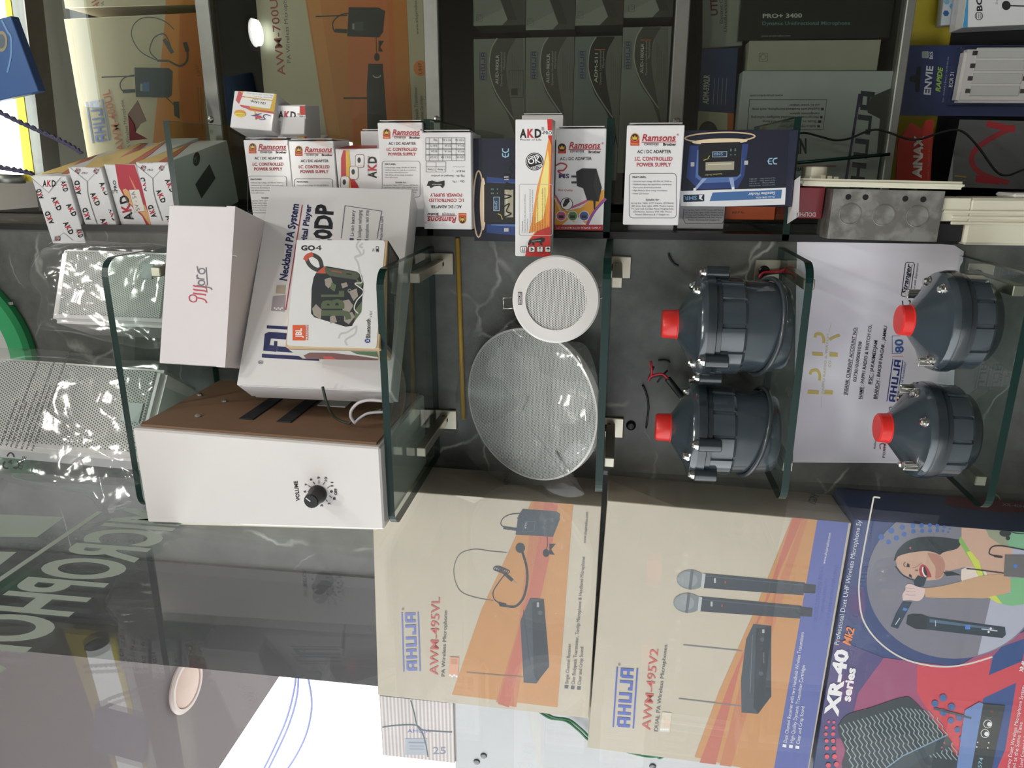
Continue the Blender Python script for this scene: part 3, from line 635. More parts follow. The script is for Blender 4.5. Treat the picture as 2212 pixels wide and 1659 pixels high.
P = c.face('F'); ramsons_front(P, 1018, 496, .87, inv=True, feat=False)
P.org = (900, 0); P.sc = 2.9625
P.txt('AC / DC ADAPTER', (288, 1314), (90, 1314), K, 19, bold=.012); P.txt('I.C. CONTROLLED', (300, 1272), (78, 1272), RRED, 20, bold=.015); P.txt('POWER SUPPLY', (290, 1238), (84, 1238), RRED, 20, bold=.015)
P.poly([(64, 1190), (75, 1160), (100, 1155), (130, 1165), (178, 1155), (178, 1185), (165, 1205), (150, 1190), (110, 1192), (90, 1205), (80, 1190)], K); P.txt('MAKE IN INDIA', (160, 1178), (100, 1178), WH, 6)
P.txt('Qty. : 1 Pc.', (306, 1156), (226, 1156), K, 13); P.txt('Mfg. Dt. : Stamped on product', (306, 1120), (92, 1120), K, 13); P.txt('M.R.P.   :', (306, 1088), (228, 1088), K, 13); P.txt('(Incl. of all taxes)', (306, 1065), (232, 1065), GRY, 7)
def grid(x0, y0, x1, y1, xs, ys):
    for x in xs: P.line([(x, y0), (x, y1)], 2, K)
    for y in ys: P.line([(x0, y), (x1, y)], 2, K)
grid(60, 1036, 186, 1100, (60, 123, 186), (1036, 1068, 1100)); P.txt('1 Amp.', (180, 1080), (130, 1080), K, 12); P.txt('2 Amp.', (115, 1080), (68, 1080), K, 12)
grid(58, 882, 308, 1028, (58, 80, 138, 166, 224, 252, 308), (882, 918, 922, 952, 957, 989, 994, 1028))
for y, row in ((1000, ('12V.1A', '12V.1.5A', '12V.2A')), (962, ('9V.1A', '9V.1A', '9V.2A')), (926, ('5V.1A', '5V.2A', 'SUN TV')), (890, ('7.5V.1A', '5V.1.5A', 'TAB'))):
    for xx, st in zip((302, 218, 132), row): P.txt(st, (xx, y), (xx - 8 * len(st), y), K, 13)
P.done(); flap(c, 0)
c = Carton('adapter_box', ((.005, .105, 1.5266), (4, 0, 0), (.10, .05, .055)), WHITE, 'white carton leaning behind the column, only its end showing', 'box', A_); flap(c, 0)

# --- fourth niche shelf
c = Carton('meter_box', ((-.0103, -.0093, 1.2530), (1.7, 0, 0), (.0846, .056, .1265)), NAVYM, 'dark blue signal meter box lying upside down beside the cream boxes', 'box', A_)
P = c.face('F'); smr_face(P, lambda u, v: (1469.5 + u / 700 * (236 - v / 500 * 10), 286 - u / 700 * 7 + v / 500 * 163), .335); P.done()
c = Carton('adapter_box', ((-.0180, -.0207, 1.3800), (.7, 0, 0), (.1106, .062, .0640)), WHITE, 'white adapter box with boxed feature list, standing above the meter box', 'box', A_)
P = c.face('F'); ramsons_front(P, 1349, 273, 1.015); P.done(); flap(c, 0)
c = Carton('adapter_box', ((-.0340, .056, 1.3790), (-5, 0, 0), (.105, .05, .058)), WHITE2, 'white adapter carton tucked behind the boxed feature list carton', 'box', A_)
P = c.face('F', (1300, 0), 2.9625); P.txt('Ramsons', (92, 952), (130, 950), RRED, 20); P.done()
c = Carton('adapter_box', ((-.0269, .0655, 1.3162), (0, 0, 0), (.115, .05, .0581)), WHITE2, 'white adapter box mostly hidden behind the dark blue meter box', 'box', A_)
P = c.face('F', (1300, 0), 2.9625); P.line([(525, 1335), (520, 1400), (535, 1430), (770, 1430), (788, 1400), (790, 1335)], 3, (60, 70, 110))
for i, (st, a, b) in enumerate((('Set top box, Tablet, CCTV Camera, LED Boards,', 530, 780), ('LED strips, Solar Lights, ADSL, Modem, Laptop,', 530, 780), ('TV Tuner card, Cordless Phone, Weighing Scale,', 528, 780), ('LCD Monitor, Scanners, DVR, WLL Phones,', 540, 770), ('Printers, Electronics & IT Gadgets etc.', 552, 756))): P.txt(st, (a, 1348 + i * 16), (b, 1348 + i * 16), (60, 60, 66), 9)
P.done()
c = Carton('carton', ((-.034, .075, 1.2527), (0, 0, 0), (.078, .05, .0620)), mat('orange_card', (206, 96, 44), .45), 'plain orange carton under the hidden adapter box', 'box', A_)
P = c.face('F', (1300, 0), 2.9625); P.txt('M.R.P Rs.:', (835, 1368), (918, 1366), (70, 30, 20), 15); P.done()

# --- power supply boxes lying on the top niche shelf
S_ = 'patterned power supply boxes'
sols = [('A', ((-.0500, .0793, 2.1846), (-11, 2.5, 0), (.0924, .18, .0500)), 'white patterned power supply box, topmost of the leaning stack'), ('B', ((-.0420, .0856, 2.1362), (-11, 2.5, 0), (.1000, .18, .0465)), 'white patterned power supply box, second of the leaning stack'),
        ('C', ((-.0335, .0917, 2.0895), (-12, 2.5, 0), (.0945, .18, .0450)), 'power supply box showing red flame print on its end'), ('D', ((-.0340, .0915, 2.0440), (-10, 2.5, 0), (.0938, .18, .0445)), 'white patterned power supply box at the bottom of the stack')]
for n, sol, l in sols:
    c = Carton('power_supply_box', sol, WHITE, l, 'box', S_)
    if n == 'C': topC = c
    P = c.face('F', (40, 280), 6.1444)
    if n == 'A':
        for (a, b) in (((290, 780), (330, 910)), ((240, 890), (260, 1030)), ((430, 905), (520, 1085)), ((560, 690), (600, 830)), ((400, 1075), (470, 1240)), ((630, 1000), (720, 1160)), ((310, 1190), (380, 1350)), ((590, 1240), (680, 1400)), ((480, 1480), (560, 1470)), ((760, 1330), (800, 1440))):
            P.akd(a, b, 62) if a[0] not in (290, 240, 400, 310) else P.akd(b, a, 62)
        P.poly([(135, 600), (590, 600), (470, 720), (400, 835)], WH); P.line([(140, 615), (400, 835), (560, 640)], 7, (150, 148, 146)); P.akd((320, 755), (495, 755), 80)
        P.line([(400, 1520), (600, 1370), (720, 1470)], 6, (160, 158, 156))
    elif n in 'BD':
        dx, dy = (0, 0) if n == 'B' else (870, -40)
        for (a, b) in (((830, 860), (800, 670)), ((950, 850), (1030, 1020)), ((1070, 710), (1150, 880)), ((800, 1080), (760, 910)), ((960, 1195), (900, 1030)), ((1190, 1060), (1260, 1220)), ((1080, 1190), (1170, 1370)), ((910, 1390), (870, 1240)), ((740, 560), (800, 590)), ((985, 560), (1040, 590))):
            P.akd((a[0] + dx, a[1] + dy), (b[0] + dx, b[1] + dy), 62)
        P.txt('-PRO', (830 + dx, 590 + dy), (915 + dx, 588 + dy), K, 26); P.txt('Power of Life', (735 + dx, 492 + dy), (915 + dx, 486 + dy), GRY, 14)
        P.line([(665 + dx, 490 + dy), (910 + dx, 690 + dy), (1100 + dx, 490 + dy)], 6, (160, 158, 156)); P.line(spl2([(910 + dx, 690 + dy), (930 + dx, 900 + dy), (1040 + dx, 1250 + dy)]), 9, (120, 118, 118))
    else:
        P.poly([(1280, 460), (1540, 470), (1830, 1330), (1750, 1380), (1640, 1150), (1440, 960), (1330, 760)], (186, 60, 74)); P.poly([(1380, 800), (1420, 780), (1560, 900), (1680, 1010), (1800, 1300), (1760, 1300), (1640, 1120), (1450, 960)], (226, 176, 120)); P.poly([(1460, 600), (1520, 700), (1620, 900), (1560, 850)], (222, 140, 110))
        P.akd((1525, 1195), (1440, 860), 112); P.txt('-PRO', (1320, 840), (1285, 670), K, 40, bold=.01); P.txt('®', (1275, 850), (1270, 800), GRY, 40); P.txt('Power of Life', (1520, 1190), (1430, 880), GRY, 22)
        P.poly([(1465, 800), (1600, 795), (1680, 1080), (1540, 1095)], (236, 228, 220)); P.line([(1465, 800), (1600, 795), (1680, 1080), (1540, 1095)], 4, GRY, True); P.txt('5V - 5A', (1610, 1070), (1540, 815), (90, 88, 92), 50)
    P.done()
    P = c.face('R', (40, 280), 6.1444)
    o = {'A': (0, 0), 'B': (520, -40), 'C': (650, 30), 'D': (1000, 40)}[n]
    q = lambda x, y: (x + o[0], y + o[1])
    P.poly([q(300, 590), q(560, 360), q(900, 200), q(1240, 100), q(1330, 100), q(1000, 300), q(660, 560)], (230, 196, 120)); P.poly([q(560, 590), q(900, 360), q(1330, 110), q(1100, 300), q(660, 580)], (206, 110, 90)); P.circ(*q(895, 215), 95, (110, 116, 112), 24, -.1); P.circ(*q(895, 215), 80, (216, 216, 208), 17, -.1); P.txt('OK', q(850, 226), q(940, 206), (90, 96, 92), 22)
    P.txt('AKD', q(860, 150), q(980, 130), (150, 90, 90), 24); P.done()
    P = c.face('B', (0, 0), 2.9625)
    if n == 'D': P.circ(1258, 1018, 22, (60, 66, 66), 45, .1); P.txt('OK', (1262, 1040), (1258, 1000), (170, 176, 172), 22); P.poly([(1250, 1180), (1340, 1050), (1380, 1140), (1290, 1270)], (60, 66, 80)); P.done()
for nm, pxs, m_ in (('open_flap', [(276, 246), (297, 217), (316, 262), (303, 268), (292, 286), (282, 302)], mat('brown_card', (140, 122, 108), .6)), ('torn_flap', [(277, 250), (290, 270), (292, 286), (318, 300), (280, 304)], mat('red_flap', (132, 44, 50), .5))):
    W_ = [topC.M.inverted() @ Vector(atY(x, y, .176 if nm == 'open_flap' else .174)) for x, y in pxs]; n = len(W_)
    mobj(nm, [tuple(w) for w in W_] + [(w.x, w.y + .001, w.z) for w in W_], [tuple(range(n)), tuple(range(n, 2 * n))[::-1]] + [(i, n + i, n + (i + 1) % n, (i + 1) % n) for i in range(n)], m_, topC.o)

# --- cartons on the second wall shelf
c = Carton('white_carton', ((-.1539, -.0955, 1.6985), (34.1, 4.5, -1.5), (.2574, .0450, .1764)), WHITE, 'large white carton with navy lettering and red lines, leaning at the back of the shelf', 'box', None)
P = c.face('F', (480, 380), 2.9625); NV = (40, 46, 96)
P.txt('Neckband PA System', (412, 672), (490, 182), NV, 46, bold=.03); P.line([(406, 858), (512, 185)], 6, (190, 50, 80)); P.txt('Digital Player', (530, 480), (570, 185), NV, 36, bold=.03); P.txt('20DP', (690, 470), (708, 186), (34, 36, 46), 105, bold=.04)
P.line([(254, 1150), (620, 1172)], 24, NV); P.poly([(262, 1118), (272, 1010), (300, 998), (600, 1020), (600, 1060), (310, 1040), (302, 1082), (330, 1086), (332, 1056), (352, 1058), (348, 1110), (346, 1126)], NV); P.poly([(352, 1090), (600, 1106), (600, 1140), (350, 1124)], NV); P.line([(285, 966), (600, 984)], 20, NV)
P.txt('®', (262, 1205), (262, 1180), NV, 30)
P.poly([(325, 770), (405, 762), (398, 868), (312, 862)], (168, 160, 166)); P.poly([(348, 700), (405, 700), (400, 755), (342, 752)], (190, 176, 160)); P.dots([(335 + 12 * i, 845 + 8 * (i % 2)) for i in range(5)], 6, WH)
P.line([(785, 190), (760, 400)], 3, NV); P.line([(785, 190), (1020, 225)], 3, NV); P.line([(1020, 225), (990, 400)], 3, NV)
for i, st in enumerate(('■ Li-ion battery', '■ Intelligent recharging', '■ microphone, neck strap', '')): P.txt(st, (838 + i * 48, 420), (848 + i * 44, 220), (70, 74, 100), 22) if st else None
P.txt('www.ahujaradios.com', (1018, 480), (1030, 260), NV, 18)
P.done(); bobj('lid_flange', bxm((-.0012, -.0225, .006), (.0, .0225, .17)), WHITE2, c.o, mw=Matrix.Translation((-.1287, 0, 0)))
c = Carton('white_carton', ((-.1513, -.1312, 1.8765), (17.5, 0, 1.0), (.1792, .1, .0786)), mat('pinkish_card', (222, 216, 218), .42, var=.03), 'white carton with a pink and grey script logo, on top of the larger white carton', 'box', None)
P = c.face('F', (0, 500), 2.9625)
PK, G2 = (196, 44, 80), (112, 108, 116)
P.line(spl2([(1236, 452), (1214, 440), (1212, 415), (1234, 406), (1256, 418), (1254, 444), (1236, 452)], 6), 7, PK); P.line(spl2([(1322, 458), (1312, 440), (1290, 430), (1256, 424)]), 8, PK)
for y in (404, 380, 356): P.line(spl2([(1316, y + 6), (1306, y), (1250, y - 6), (1236, y - 12)]), 9, PK)
P.line([(1316, 340), (1324, 392)], 4, PK)
P.line(spl2([(1258, 345), (1300, 352), (1346, 362), (1354, 374)]), 7, G2); P.ring(1288, 328, 20, 7, G2, ry=15); P.line([(1256, 300), (1306, 306)], 7, G2); P.line(spl2([(1270, 300), (1258, 288), (1264, 276)]), 7, G2); P.ring(1290, 254, 20, 7, G2, ry=17); P.line([(1318, 228), (1326, 345)], 5, G2); P.line([(1260, 222), (1268, 262)], 6, G2)
P.ring(1459, 339, 7, 3.5, K); P.line([(1468, 150), (1515, 158)], 2, (206, 200, 204)); P.done()
P = c.face('B', (0, 500), 2.9625); P.poly([(1545, 255), (1568, 255), (1562, 455), (1532, 455)], (150, 142, 142))
for i in range(5): P.line([(1585 + i * 5, 40), (1575 + i * 5, 330)], 1.6, (140, 132, 136))
P.txt('Mpro', (1540, 800), (1552, 710), K, 22, bold=.03); P.line([(1550, 690), (1570, 570)], 3, GRY); P.done()
bobj('lid_edge', bxm((-.0902, -.0506, -.0012), (.0902, .0506, .009)), mat('pinkish_card', (0, 0, 0)), c.o)

c = Carton('speaker_carton', ((-.1482, -.1763, 1.6930), (29.2, 2.0, -1.6), (.1205, .0505, .1016)), mat('tan_card', (196, 168, 128), .45), 'white and tan speaker carton picturing a camouflage speaker with a strap', 'box', None)
P = c.face('F', (480, 380), 2.9625)
pts = []
for cx_, cy_, a in ((1022, 432, -PI / 2), (968, 1085, 0), (433, 1068, PI / 2), (488, 424, PI)): pts += [(cx_ + 20 * math.cos(a + k / 4 * PI / 2), cy_ + 20 * math.sin(a + k / 4 * PI / 2)) for k in range(5)]
P.poly(pts, (226, 226, 226))
P.txt('GO', (504, 476), (595, 476), (40, 40, 46), 30, bold=.05); P.txt('4', (596, 476), (636, 476), (40, 40, 46), 32)
SM = (196, 198, 198)
for pp in ([(880, 410), (860, 450), (885, 500), (850, 520), (870, 560), (880, 620)], [(850, 520), (900, 500), (905, 470)], [(860, 960), (800, 1000), (760, 1010), (745, 1040)], [(860, 960), (850, 1010), (790, 1050), (800, 1085)], [(900, 430), (880, 450), (900, 460)]): P.line(spl2(pp), 12, SM)
OLV, DKB, TANC, GRN = (84, 92, 78), (40, 46, 50), (158, 150, 140), (98, 112, 84)
P.line(spl2([(640, 590), (605, 600), (560, 570), (540, 520), (575, 505), (620, 530), (636, 575), (632, 600)]), 26, (62, 64, 66)); P.line(spl2([(530, 540), (545, 515), (580, 500)]), 30, (196, 88, 68))
P.poly([(600, 622), (630, 580), (670, 578), (860, 612), (895, 640), (905, 690), (890, 850), (830, 960), (790, 965), (590, 905), (568, 880), (572, 720), (585, 650)], DKB)
P.poly([(625, 600), (655, 578), (672, 590), (662, 625), (600, 622)], (196, 88, 68)); P.poly([(655, 585), (860, 615), (880, 640), (860, 665), (690, 640), (660, 620)], OLV); P.poly([(795, 622), (830, 628), (830, 634), (795, 630)], (40, 44, 40)); P.line([(700, 606), (765, 618)], 7, (170, 90, 70))
for pp in ([(655, 660), (695, 650), (710, 690), (680, 720), (660, 700)], [(760, 690), (795, 680), (805, 705), (770, 720)], [(575, 850), (600, 820), (640, 860), (630, 920), (585, 890)], [(770, 800), (810, 790), (840, 830), (810, 880), (770, 860)], [(780, 890), (830, 870), (850, 900), (810, 950), (780, 930)], [(810, 740), (860, 720), (870, 770), (840, 800)], [(690, 900), (720, 890), (735, 935), (690, 945)]): P.poly(pp, TANC)
for pp in ([(700, 680), (730, 700), (720, 740), (690, 720)], [(860, 660), (900, 690), (885, 720), (860, 700)], [(850, 860), (895, 800), (890, 870), (845, 930)]): P.poly(pp, GRN)
for st, a, b in (('J', 922, 860), ('B', 850, 788), ('L', 775, 735)): P.txt(st, (772, a), (772, b), (88, 100, 76), 130, bold=.05)
P.line(spl2([(880, 620), (895, 680), (850, 640 + 50), (905, 740), (860, 800), (845, 850), (870, 880)]), 7, (214, 216, 208)); P.ring(815, 735, 10, 5, (150, 150, 148))
P.rrect(450, 955, 532, 1053, 2, 0, K, (222, 92, 52)); P.txt('JBL', (508, 1035), (508, 975), WH, 38, bold=.03); P.txt('HARMAN', (552, 1050), (552, 955), (222, 92, 52), 17)
P.circ(929, 1055, 18, (44, 72, 150), 14); P.line([(918, 1062), (938, 1050), (934, 1062), (932, 1046), (938, 1060), (920, 1048)], 3, WH); P.txt('Bluetooth', (946, 1036), (948, 915), K, 27, bold=.015); P.txt('V 5.3', (958, 905), (958, 868), K, 14)
P.txt('7H', (974, 484), (974, 466), K, 14); P.rrect(984, 452, 1000, 486, 4, 2.5, K); P.rect(987, 466, 997, 482, K); P.done()
P = c.face('L', (480, 380), 2.9625)
P.poly([(405, 1112), (990, 1122), (1000, 1190), (700, 1180), (520, 1165)], (206, 208, 204)); P.poly([(520, 1150), (560, 1130), (700, 1132), (860, 1150), (1000, 1170), (990, 1190), (700, 1180), (540, 1172)], (110, 60, 56)); P.poly([(640, 1155), (700, 1155), (740, 1180), (660, 1176)], (200, 60, 50)); P.poly([(820, 1122), (990, 1124), (1000, 1160), (860, 1140)], (70, 100, 60)); P.done()
P = c.face('B', (640, 500), 5.53)
P.poly([(1098, 105), (1235, 325), (1225, 1580), (1085, 1400)], (48, 44, 42)); P.poly([(1105, 150), (1215, 330), (1200, 420), (1100, 420)], (70, 66, 64))
for i in range(9): P.line([(1108 + i * 11, 165 + i * 18), (1103 + i * 11, 400)], 5, (170, 166, 160))
P.poly([(1150, 440), (1230, 430), (1215, 660), (1205, 760), (1130, 740)], (150, 146, 140))
for i in range(6): P.line([(1140 + i * 13, 500), (1136 + i * 12, 720)], 4, (60, 56, 54))
P.rrect(1168, 770, 1195, 1060, 12, 0, K, (150, 146, 140)); P.txt('HARMAN', (1102, 1330), (1102, 1160), (110, 106, 100), 22); P.done()

# ------------------------------------------------------------------ knob speaker: tapered metal cabinet with a board back
bpy.context.view_layer.update()
cf = [atY(*q, -.235) for q in ((832, 1140), (825, 967), (283, 925), (320, 1129))]       # LFB RFB RFT LFT
zb = 1.6932
C8 = [(-.3945, -.235, zb), (-.2965, -.235, zb), (-.2965, -.045, zb), (-.3945, -.045, zb), (cf[3][0], -.235, 1.980), (cf[2][0], -.235, 1.981), (cf[2][0], -.045, 1.981), (cf[3][0], -.045, 1.980)]
MW = mat('white_enamel', (226, 222, 220), .22, var=.02, coat=.5)
vs = hexa('wall_speaker', C8, MW, None, .002); tag(vs, 'white metal wall speaker standing on end with a black volume knob', 'speaker')
BRD = mat('brown_board', (128, 98, 74), .6, var=.25, scale=14, bump=.1)
# board back faces away from the window
xb, xt = -.2965, cf[2][0]
hexa('back_board', [(xb, -.228, zb + .006), (xb + .003, -.228, zb + .006), (xb + .003, -.05, zb + .006), (xb, -.05, zb + .006), (xt, -.228, 1.975), (xt + .003, -.228, 1.975), (xt + .003, -.05, 1.975), (xt, -.05, 1.975)], BRD, vs, 0)
xr = lambda z: xb + (xt - xb) * (z - zb) / (1.98 - zb) + .0034
for z, y0, y1 in ((1.868, -.19, -.08), (1.822, -.19, -.075)):
    o = box('keyhole_slot', (xr(z) - .001, y0, z - .009), (xr(z) + .0008, y1, z + .009), mat('slot_dark', (30, 32, 36), .7), vs, .0006)
for (x, y) in ((432, 858), (427, 902), (485, 870)):
    q = atX(x, y, -.289); bobj('screw', lathe_bm([(0, .003), (.0035, .002), (.004, 0)], 12), STEEL, vs, mw=Matrix.Translation((xr(q[2]), q[1], q[2])) @ Matrix.Rotation(PI / 2, 4, 'Y'))
lbl = box('label_sticker', (xr(1.79) - .001, -.125, 1.772), (xr(1.79) + .0006, -.075, 1.808), mat('paper_label', (206, 206, 206), .6), vs)
# mesh front peeps out on the window side
gx = [cf[0][0], cf[3][0]]
hexa('grille_edge', [(-.3985, -.228, zb + .01), (-.3935, -.228, zb + .01), (-.3935, -.05, zb + .01), (-.3985, -.05, zb + .01), (gx[1] - .0035, -.228, 1.945), (gx[1] + .001, -.228, 1.945), (gx[1] + .001, -.05, 1.945), (gx[1] - .0035, -.05, 1.945)], CREAM, vs, 0)
bpy.context.view_layer.update()
P = Print(vs, (0, -.235, 1.8), (0, -1, 0), (400, 1000), 2.518, name='dial_markings')
P.txt('VOLUME', (624, 206), (610, 98), K, 20, bold=.03)
for st, x, y, a, b in (('6', 652, 156, 665, 678), ('7', 659, 118, 670, 686), ('8', 686, 90, 694, 702), ('9', 727, 80, 727, 727), ('10', 766, 88, 761, 752), ('11', 800, 116, 791, 774), ('1', 812, 194, 800, 784), ('2', 784, 222, 776, 768), ('3', 744, 232, 740, 736)):
    P.txt(st, (x + 5, y + 6 * len(st)), (x + 5, y - 6 * len(st)), K, 13, bold=.03)
for a, b in (((665, 156), (678, 157)), ((669, 124), (688, 134)), ((694, 102), (704, 116)), ((727, 94), (727, 112)), ((760, 104), (750, 118)), ((790, 126), (772, 138)), ((798, 190), (784, 180)), ((774, 212), (764, 200))): P.line([a, b], 3, K)
P.circ(795, 156, 7, K); P.txt('OFF', (826, 176), (826, 140), K, 15, bold=.03); P.done()
kc = atY(400 + 722 / 2.518, 1000 + 168 / 2.518, -.2355)
KM = Matrix.Translation(kc) @ Matrix.Rotation(PI / 2, 4, 'X')
kn = bobj('volume_knob', lathe_bm([(.0105, 0), (.0105, .003), (.0098, .005), (.0088, .007), (.0082, .019), (.0074, .020), (0, .020)], 40, lambda a, r, z: 1 + (.03 * math.cos(16 * a) if .006 < z < .0195 and r > .005 else 0)), BLACK, vs, mw=KM); autosmooth(kn, 30)
bobj('pointer_line', bxm((-.0006, .0005, .0199), (.0006, .0066, .0203)), mat('pointer_white', (220, 220, 220), .5), kn, mw=Matrix.Rotation(-.65, 4, 'Z'))
# loose leads at the back of the knob speaker
tag(tube('speaker_lead', spline([atY(x, y, Y) for x, y, Y in ((697, 836, -.205), (706, 870, -.20), (722, 900, -.19), (752, 914, -.19), (762, 908, -.19), (800, 893, -.19), (826, 885, -.19))]), .0016, mat('olive_wire', (52, 58, 44), .5)), 'thin dark olive lead hanging below the large white carton', 'wire')
tag(tube('speaker_lead', spline([atY(x, y, -.195) for x, y in ((766, 913), (758, 900), (760, 885), (775, 870), (800, 864), (826, 866))]), .0018, mat('grey_wire', (196, 192, 196), .45)), 'pale grey lead curling beside the brown board, outer loop', 'wire')
tag(tube('speaker_lead', spline([atY(x, y, -.195) for x, y in ((766, 915), (775, 905), (795, 893), (828, 890))]), .0016, mat('grey_wire2', (170, 168, 172), .45)), 'pale grey lead curling beside the brown board, inner loop', 'wire')

# ------------------------------------------------------------------ wrapped box speakers on the top shelf
def box_speaker(sol, d, label, pitch, hole):
    base, rot = sol; M = Matrix.Translation(base) @ RM(*rot); w, dp, h = d
    t = bpy.data.objects.new('box_speaker', None); COL.objects.link(t); t.matrix_world = M; tag(t, label, 'speaker', 'white perforated speakers in plastic')
    box('cabinet', (-w / 2, -dp / 2, 0), (w / 2, dp / 2, h), MW, t, .006, seg=3)
    e = .011
    bobj('grille', bxm((-w / 2 + e, -dp / 2 - .002, e), (w / 2 - e * .4, -dp / 2 + .002, h - e), .001), perforated('grille_sheet_%d' % int(pitch * 1e5), (216, 217, 212), hole, pitch, .30), t)
    return t, M
s1, M1 = box_speaker(((-.1781, -.0352, 2.0152), (25.0, 3.6, -.1)), (.0994, .085, .1594), 'smaller white perforated speaker in clear plastic, next to the wall clock', .00285, (118, 122, 118))
s2, M2 = box_speaker(((-.3315, -.1058, 2.0152), (33.9, .1, 1.7)), (.1205, .09, .27), 'larger white perforated speaker in printed plastic, nearest the window', .0036, (70, 74, 74))
bobj('maker_plate', bxm((.012, -.0465, .028), (.032, -.0442, .042)), mat('plate_grey', (176, 186, 186), .35), s1); bobj('maker_plate', bxm((-.012, -.0492, .016), (.012, -.0467, .042)), mat('plate_grey', (0, 0, 0)), s2)

def bag(name, outline_px, Yc, thick, label, group, seed=1, wr=.006, rings=16, M=None, front=1.0, back=1.0, m=None, n=84):
    """crumpled film envelope: outline as seen, lying in the plane through Yc (or through the object matrix M)"""
    rnd = random.Random(seed)
    if M is None: o, nv = np.array([0, Yc, 0.0]), np.array([0, -1.0, 0])
    else: o = np.array(M[0], float); nv = _n(M[1])
    pts = []
    for x, y in outline_px:
        d = ray(x, y); t = (o - CAM).dot(nv) / d.dot(nv); pts.append(CAM + d * t)
    P = spline(pts + pts[:1], 6)[:-1]; N = len(P); c = sum(P, Vector()) / N; nrm = Vector(nv)
    V, Fc = [], []
    off = Vector((seed * 3.1, seed * 1.7, 0))
    for side in (1, -1):
        k0 = len(V)
        for r in range(1, rings + 1):
            f = r / rings
            for p in P:
                q = c + (p - c) * f
                a = noise.fractal(q * 15 + off * side, 1.0, 2.0, 3); rdg = 1 - abs(noise.noise(q * 24 + off)) * 2
                dome = (1 - f ** 4) ** .5 * thick * (front if side > 0 else back)
                z = side * dome + (wr * (a * .9 + rdg * .8) if r < rings else wr * a * .5)
                V.append(q + nrm * z)
        ctr = len(V); V.append(c + nrm * side * thick * (front if side > 0 else back))
        for k in range(N):
            f = (ctr, k0 + k, k0 + (k + 1) % N); Fc.append(f if side > 0 else f[::-1])
        for r in range(rings - 1):
            for k in range(N):
                a = k0 + r * N + k; b = k0 + r * N + (k + 1) % N; f = (a, a + N, b + N, b); Fc.append(f if side > 0 else f[::-1])
    ob = mobj(name, V, Fc, m or FILM, smooth=True)
    bm = bmesh.new(); bm.from_mesh(ob.data); bmesh.ops.remove_doubles(bm, verts=bm.verts, dist=1e-5); bm.to_mesh(ob.data); bm.free()
    return tag(ob, label, 'bag', group)
BG = 'clear plastic bags'
def mplane(M, dp, fwd): return (M @ Vector((0, -dp / 2 - fwd, .1)), M.to_3x3() @ Vector((0, -1, 0)))
bag('plastic_bag', [(118, 528), (180, 520), (260, 524), (368, 536), (362, 620), (356, 745), (250, 742), (160, 720), (90, 712), (78, 690), (88, 640), (66, 610), (66, 575), (90, 540)], 0, .012, 'crinkled clear bag around the smaller perforated speaker', BG, 3, .0027, M=mplane(M1, .085, .012))
b2 = bag('plastic_bag', [(-60, 752), (40, 752), (150, 760), (260, 778), (358, 786), (340, 860), (312, 985), (306, 1040), (292, 1050), (286, 1085), (232, 1110), (205, 1085), (170, 1066), (90, 1058), (0, 1035), (-60, 1015)], 0, .012, 'crinkled clear bag with black printing around the larger perforated speaker', BG, 5, .003, M=mplane(M2, .09, .012))
bpy.context.view_layer.update()
o_, n_ = mplane(M2, .09, .030)
P = Print(b2, tuple(o_), tuple(n_), (0, 760), 5.925, name='bag_print')
for st, a, b in (('PARUL PLASTIC INDUSTRIES', (20, 1200), (232, 615)), ('ADDRESS: 23, DSIDC SHED, OKHLA INDUSTRIAL AREA', (88, 1212), (505, 122)), ('PHASE-1, NEW DELHI-110020', (152, 1222), (355, 640)), ('REGD. NO.: DPCC/CMC/2022/12/1244', (212, 1236), (488, 505)), ('BUY BACK PRICE RS. 10.00 PER KG. IN DRY CONDITION', (286, 1248), (705, 138)), ('THICKNESS NOT LESS THAN 52 MICRON', (352, 1258), (655, 440)), ('FOR USE IN MANUFACTURE AND PACKAGING OF GOODS ONLY', (420, 1270), (892, 15))):
    P.txt(st, a, b, (18, 18, 22), 24, bold=.035)
for a in range(3):
    t0 = a * 2 * PI / 3 + .5; cx, cy = 140, 1410
    p = lambda ang, r: (cx + r * math.cos(ang) * .95, cy + r * math.sin(ang))
    P.line(spl2([p(t0 - .62, 88), p(t0 - .2, 112), p(t0 + .1, 116), p(t0 + .42, 92)]), 20, (18, 18, 22)); P.poly([p(t0 + .40, 70), p(t0 + .36, 122), p(t0 + .78, 82)], (18, 18, 22))
P.txt('4', (172, 1425), (140, 1375), (18, 18, 22), 50, bold=.04); P.txt('LDPE', (275, 1508), (340, 1345), (18, 18, 22), 48, bold=.02); P.done()

# ------------------------------------------------------------------ round grilles on the third shelf
cen = atY(1201, 647, -.125); zt = 1.4627
vw = Vector(CAM) - Vector(cen); vw = (vw.normalized() * .75 + Vector((.02, -1, .0)) * .25).normalized()
Rq = vw.to_track_quat('Z', 'Y').to_matrix().to_4x4()
t = bpy.data.objects.new('ceiling_speaker', None); COL.objects.link(t); t.matrix_world = Matrix.Translation(cen) @ Rq
tag(t, 'small round white ceiling speaker with a flat rim, standing on the edge-on shelf', 'speaker')
r0 = .0492
o = bobj('rim', lathe_bm([(r0 * .69, -.002), (r0 * .70, .0022), (r0 * .96, .0012), (r0, -.001), (r0, -.004), (r0 * .69, -.004)], 72), MW, t); autosmooth(o)
o = bobj('grille', lathe_bm([(0, .0004), (r0 * .70, .0), (r0 * .70, -.002)], 64), perforated('ceiling_grille', (226, 226, 222), (56, 56, 56), .00195, .31, ('X', 'Y')), t)
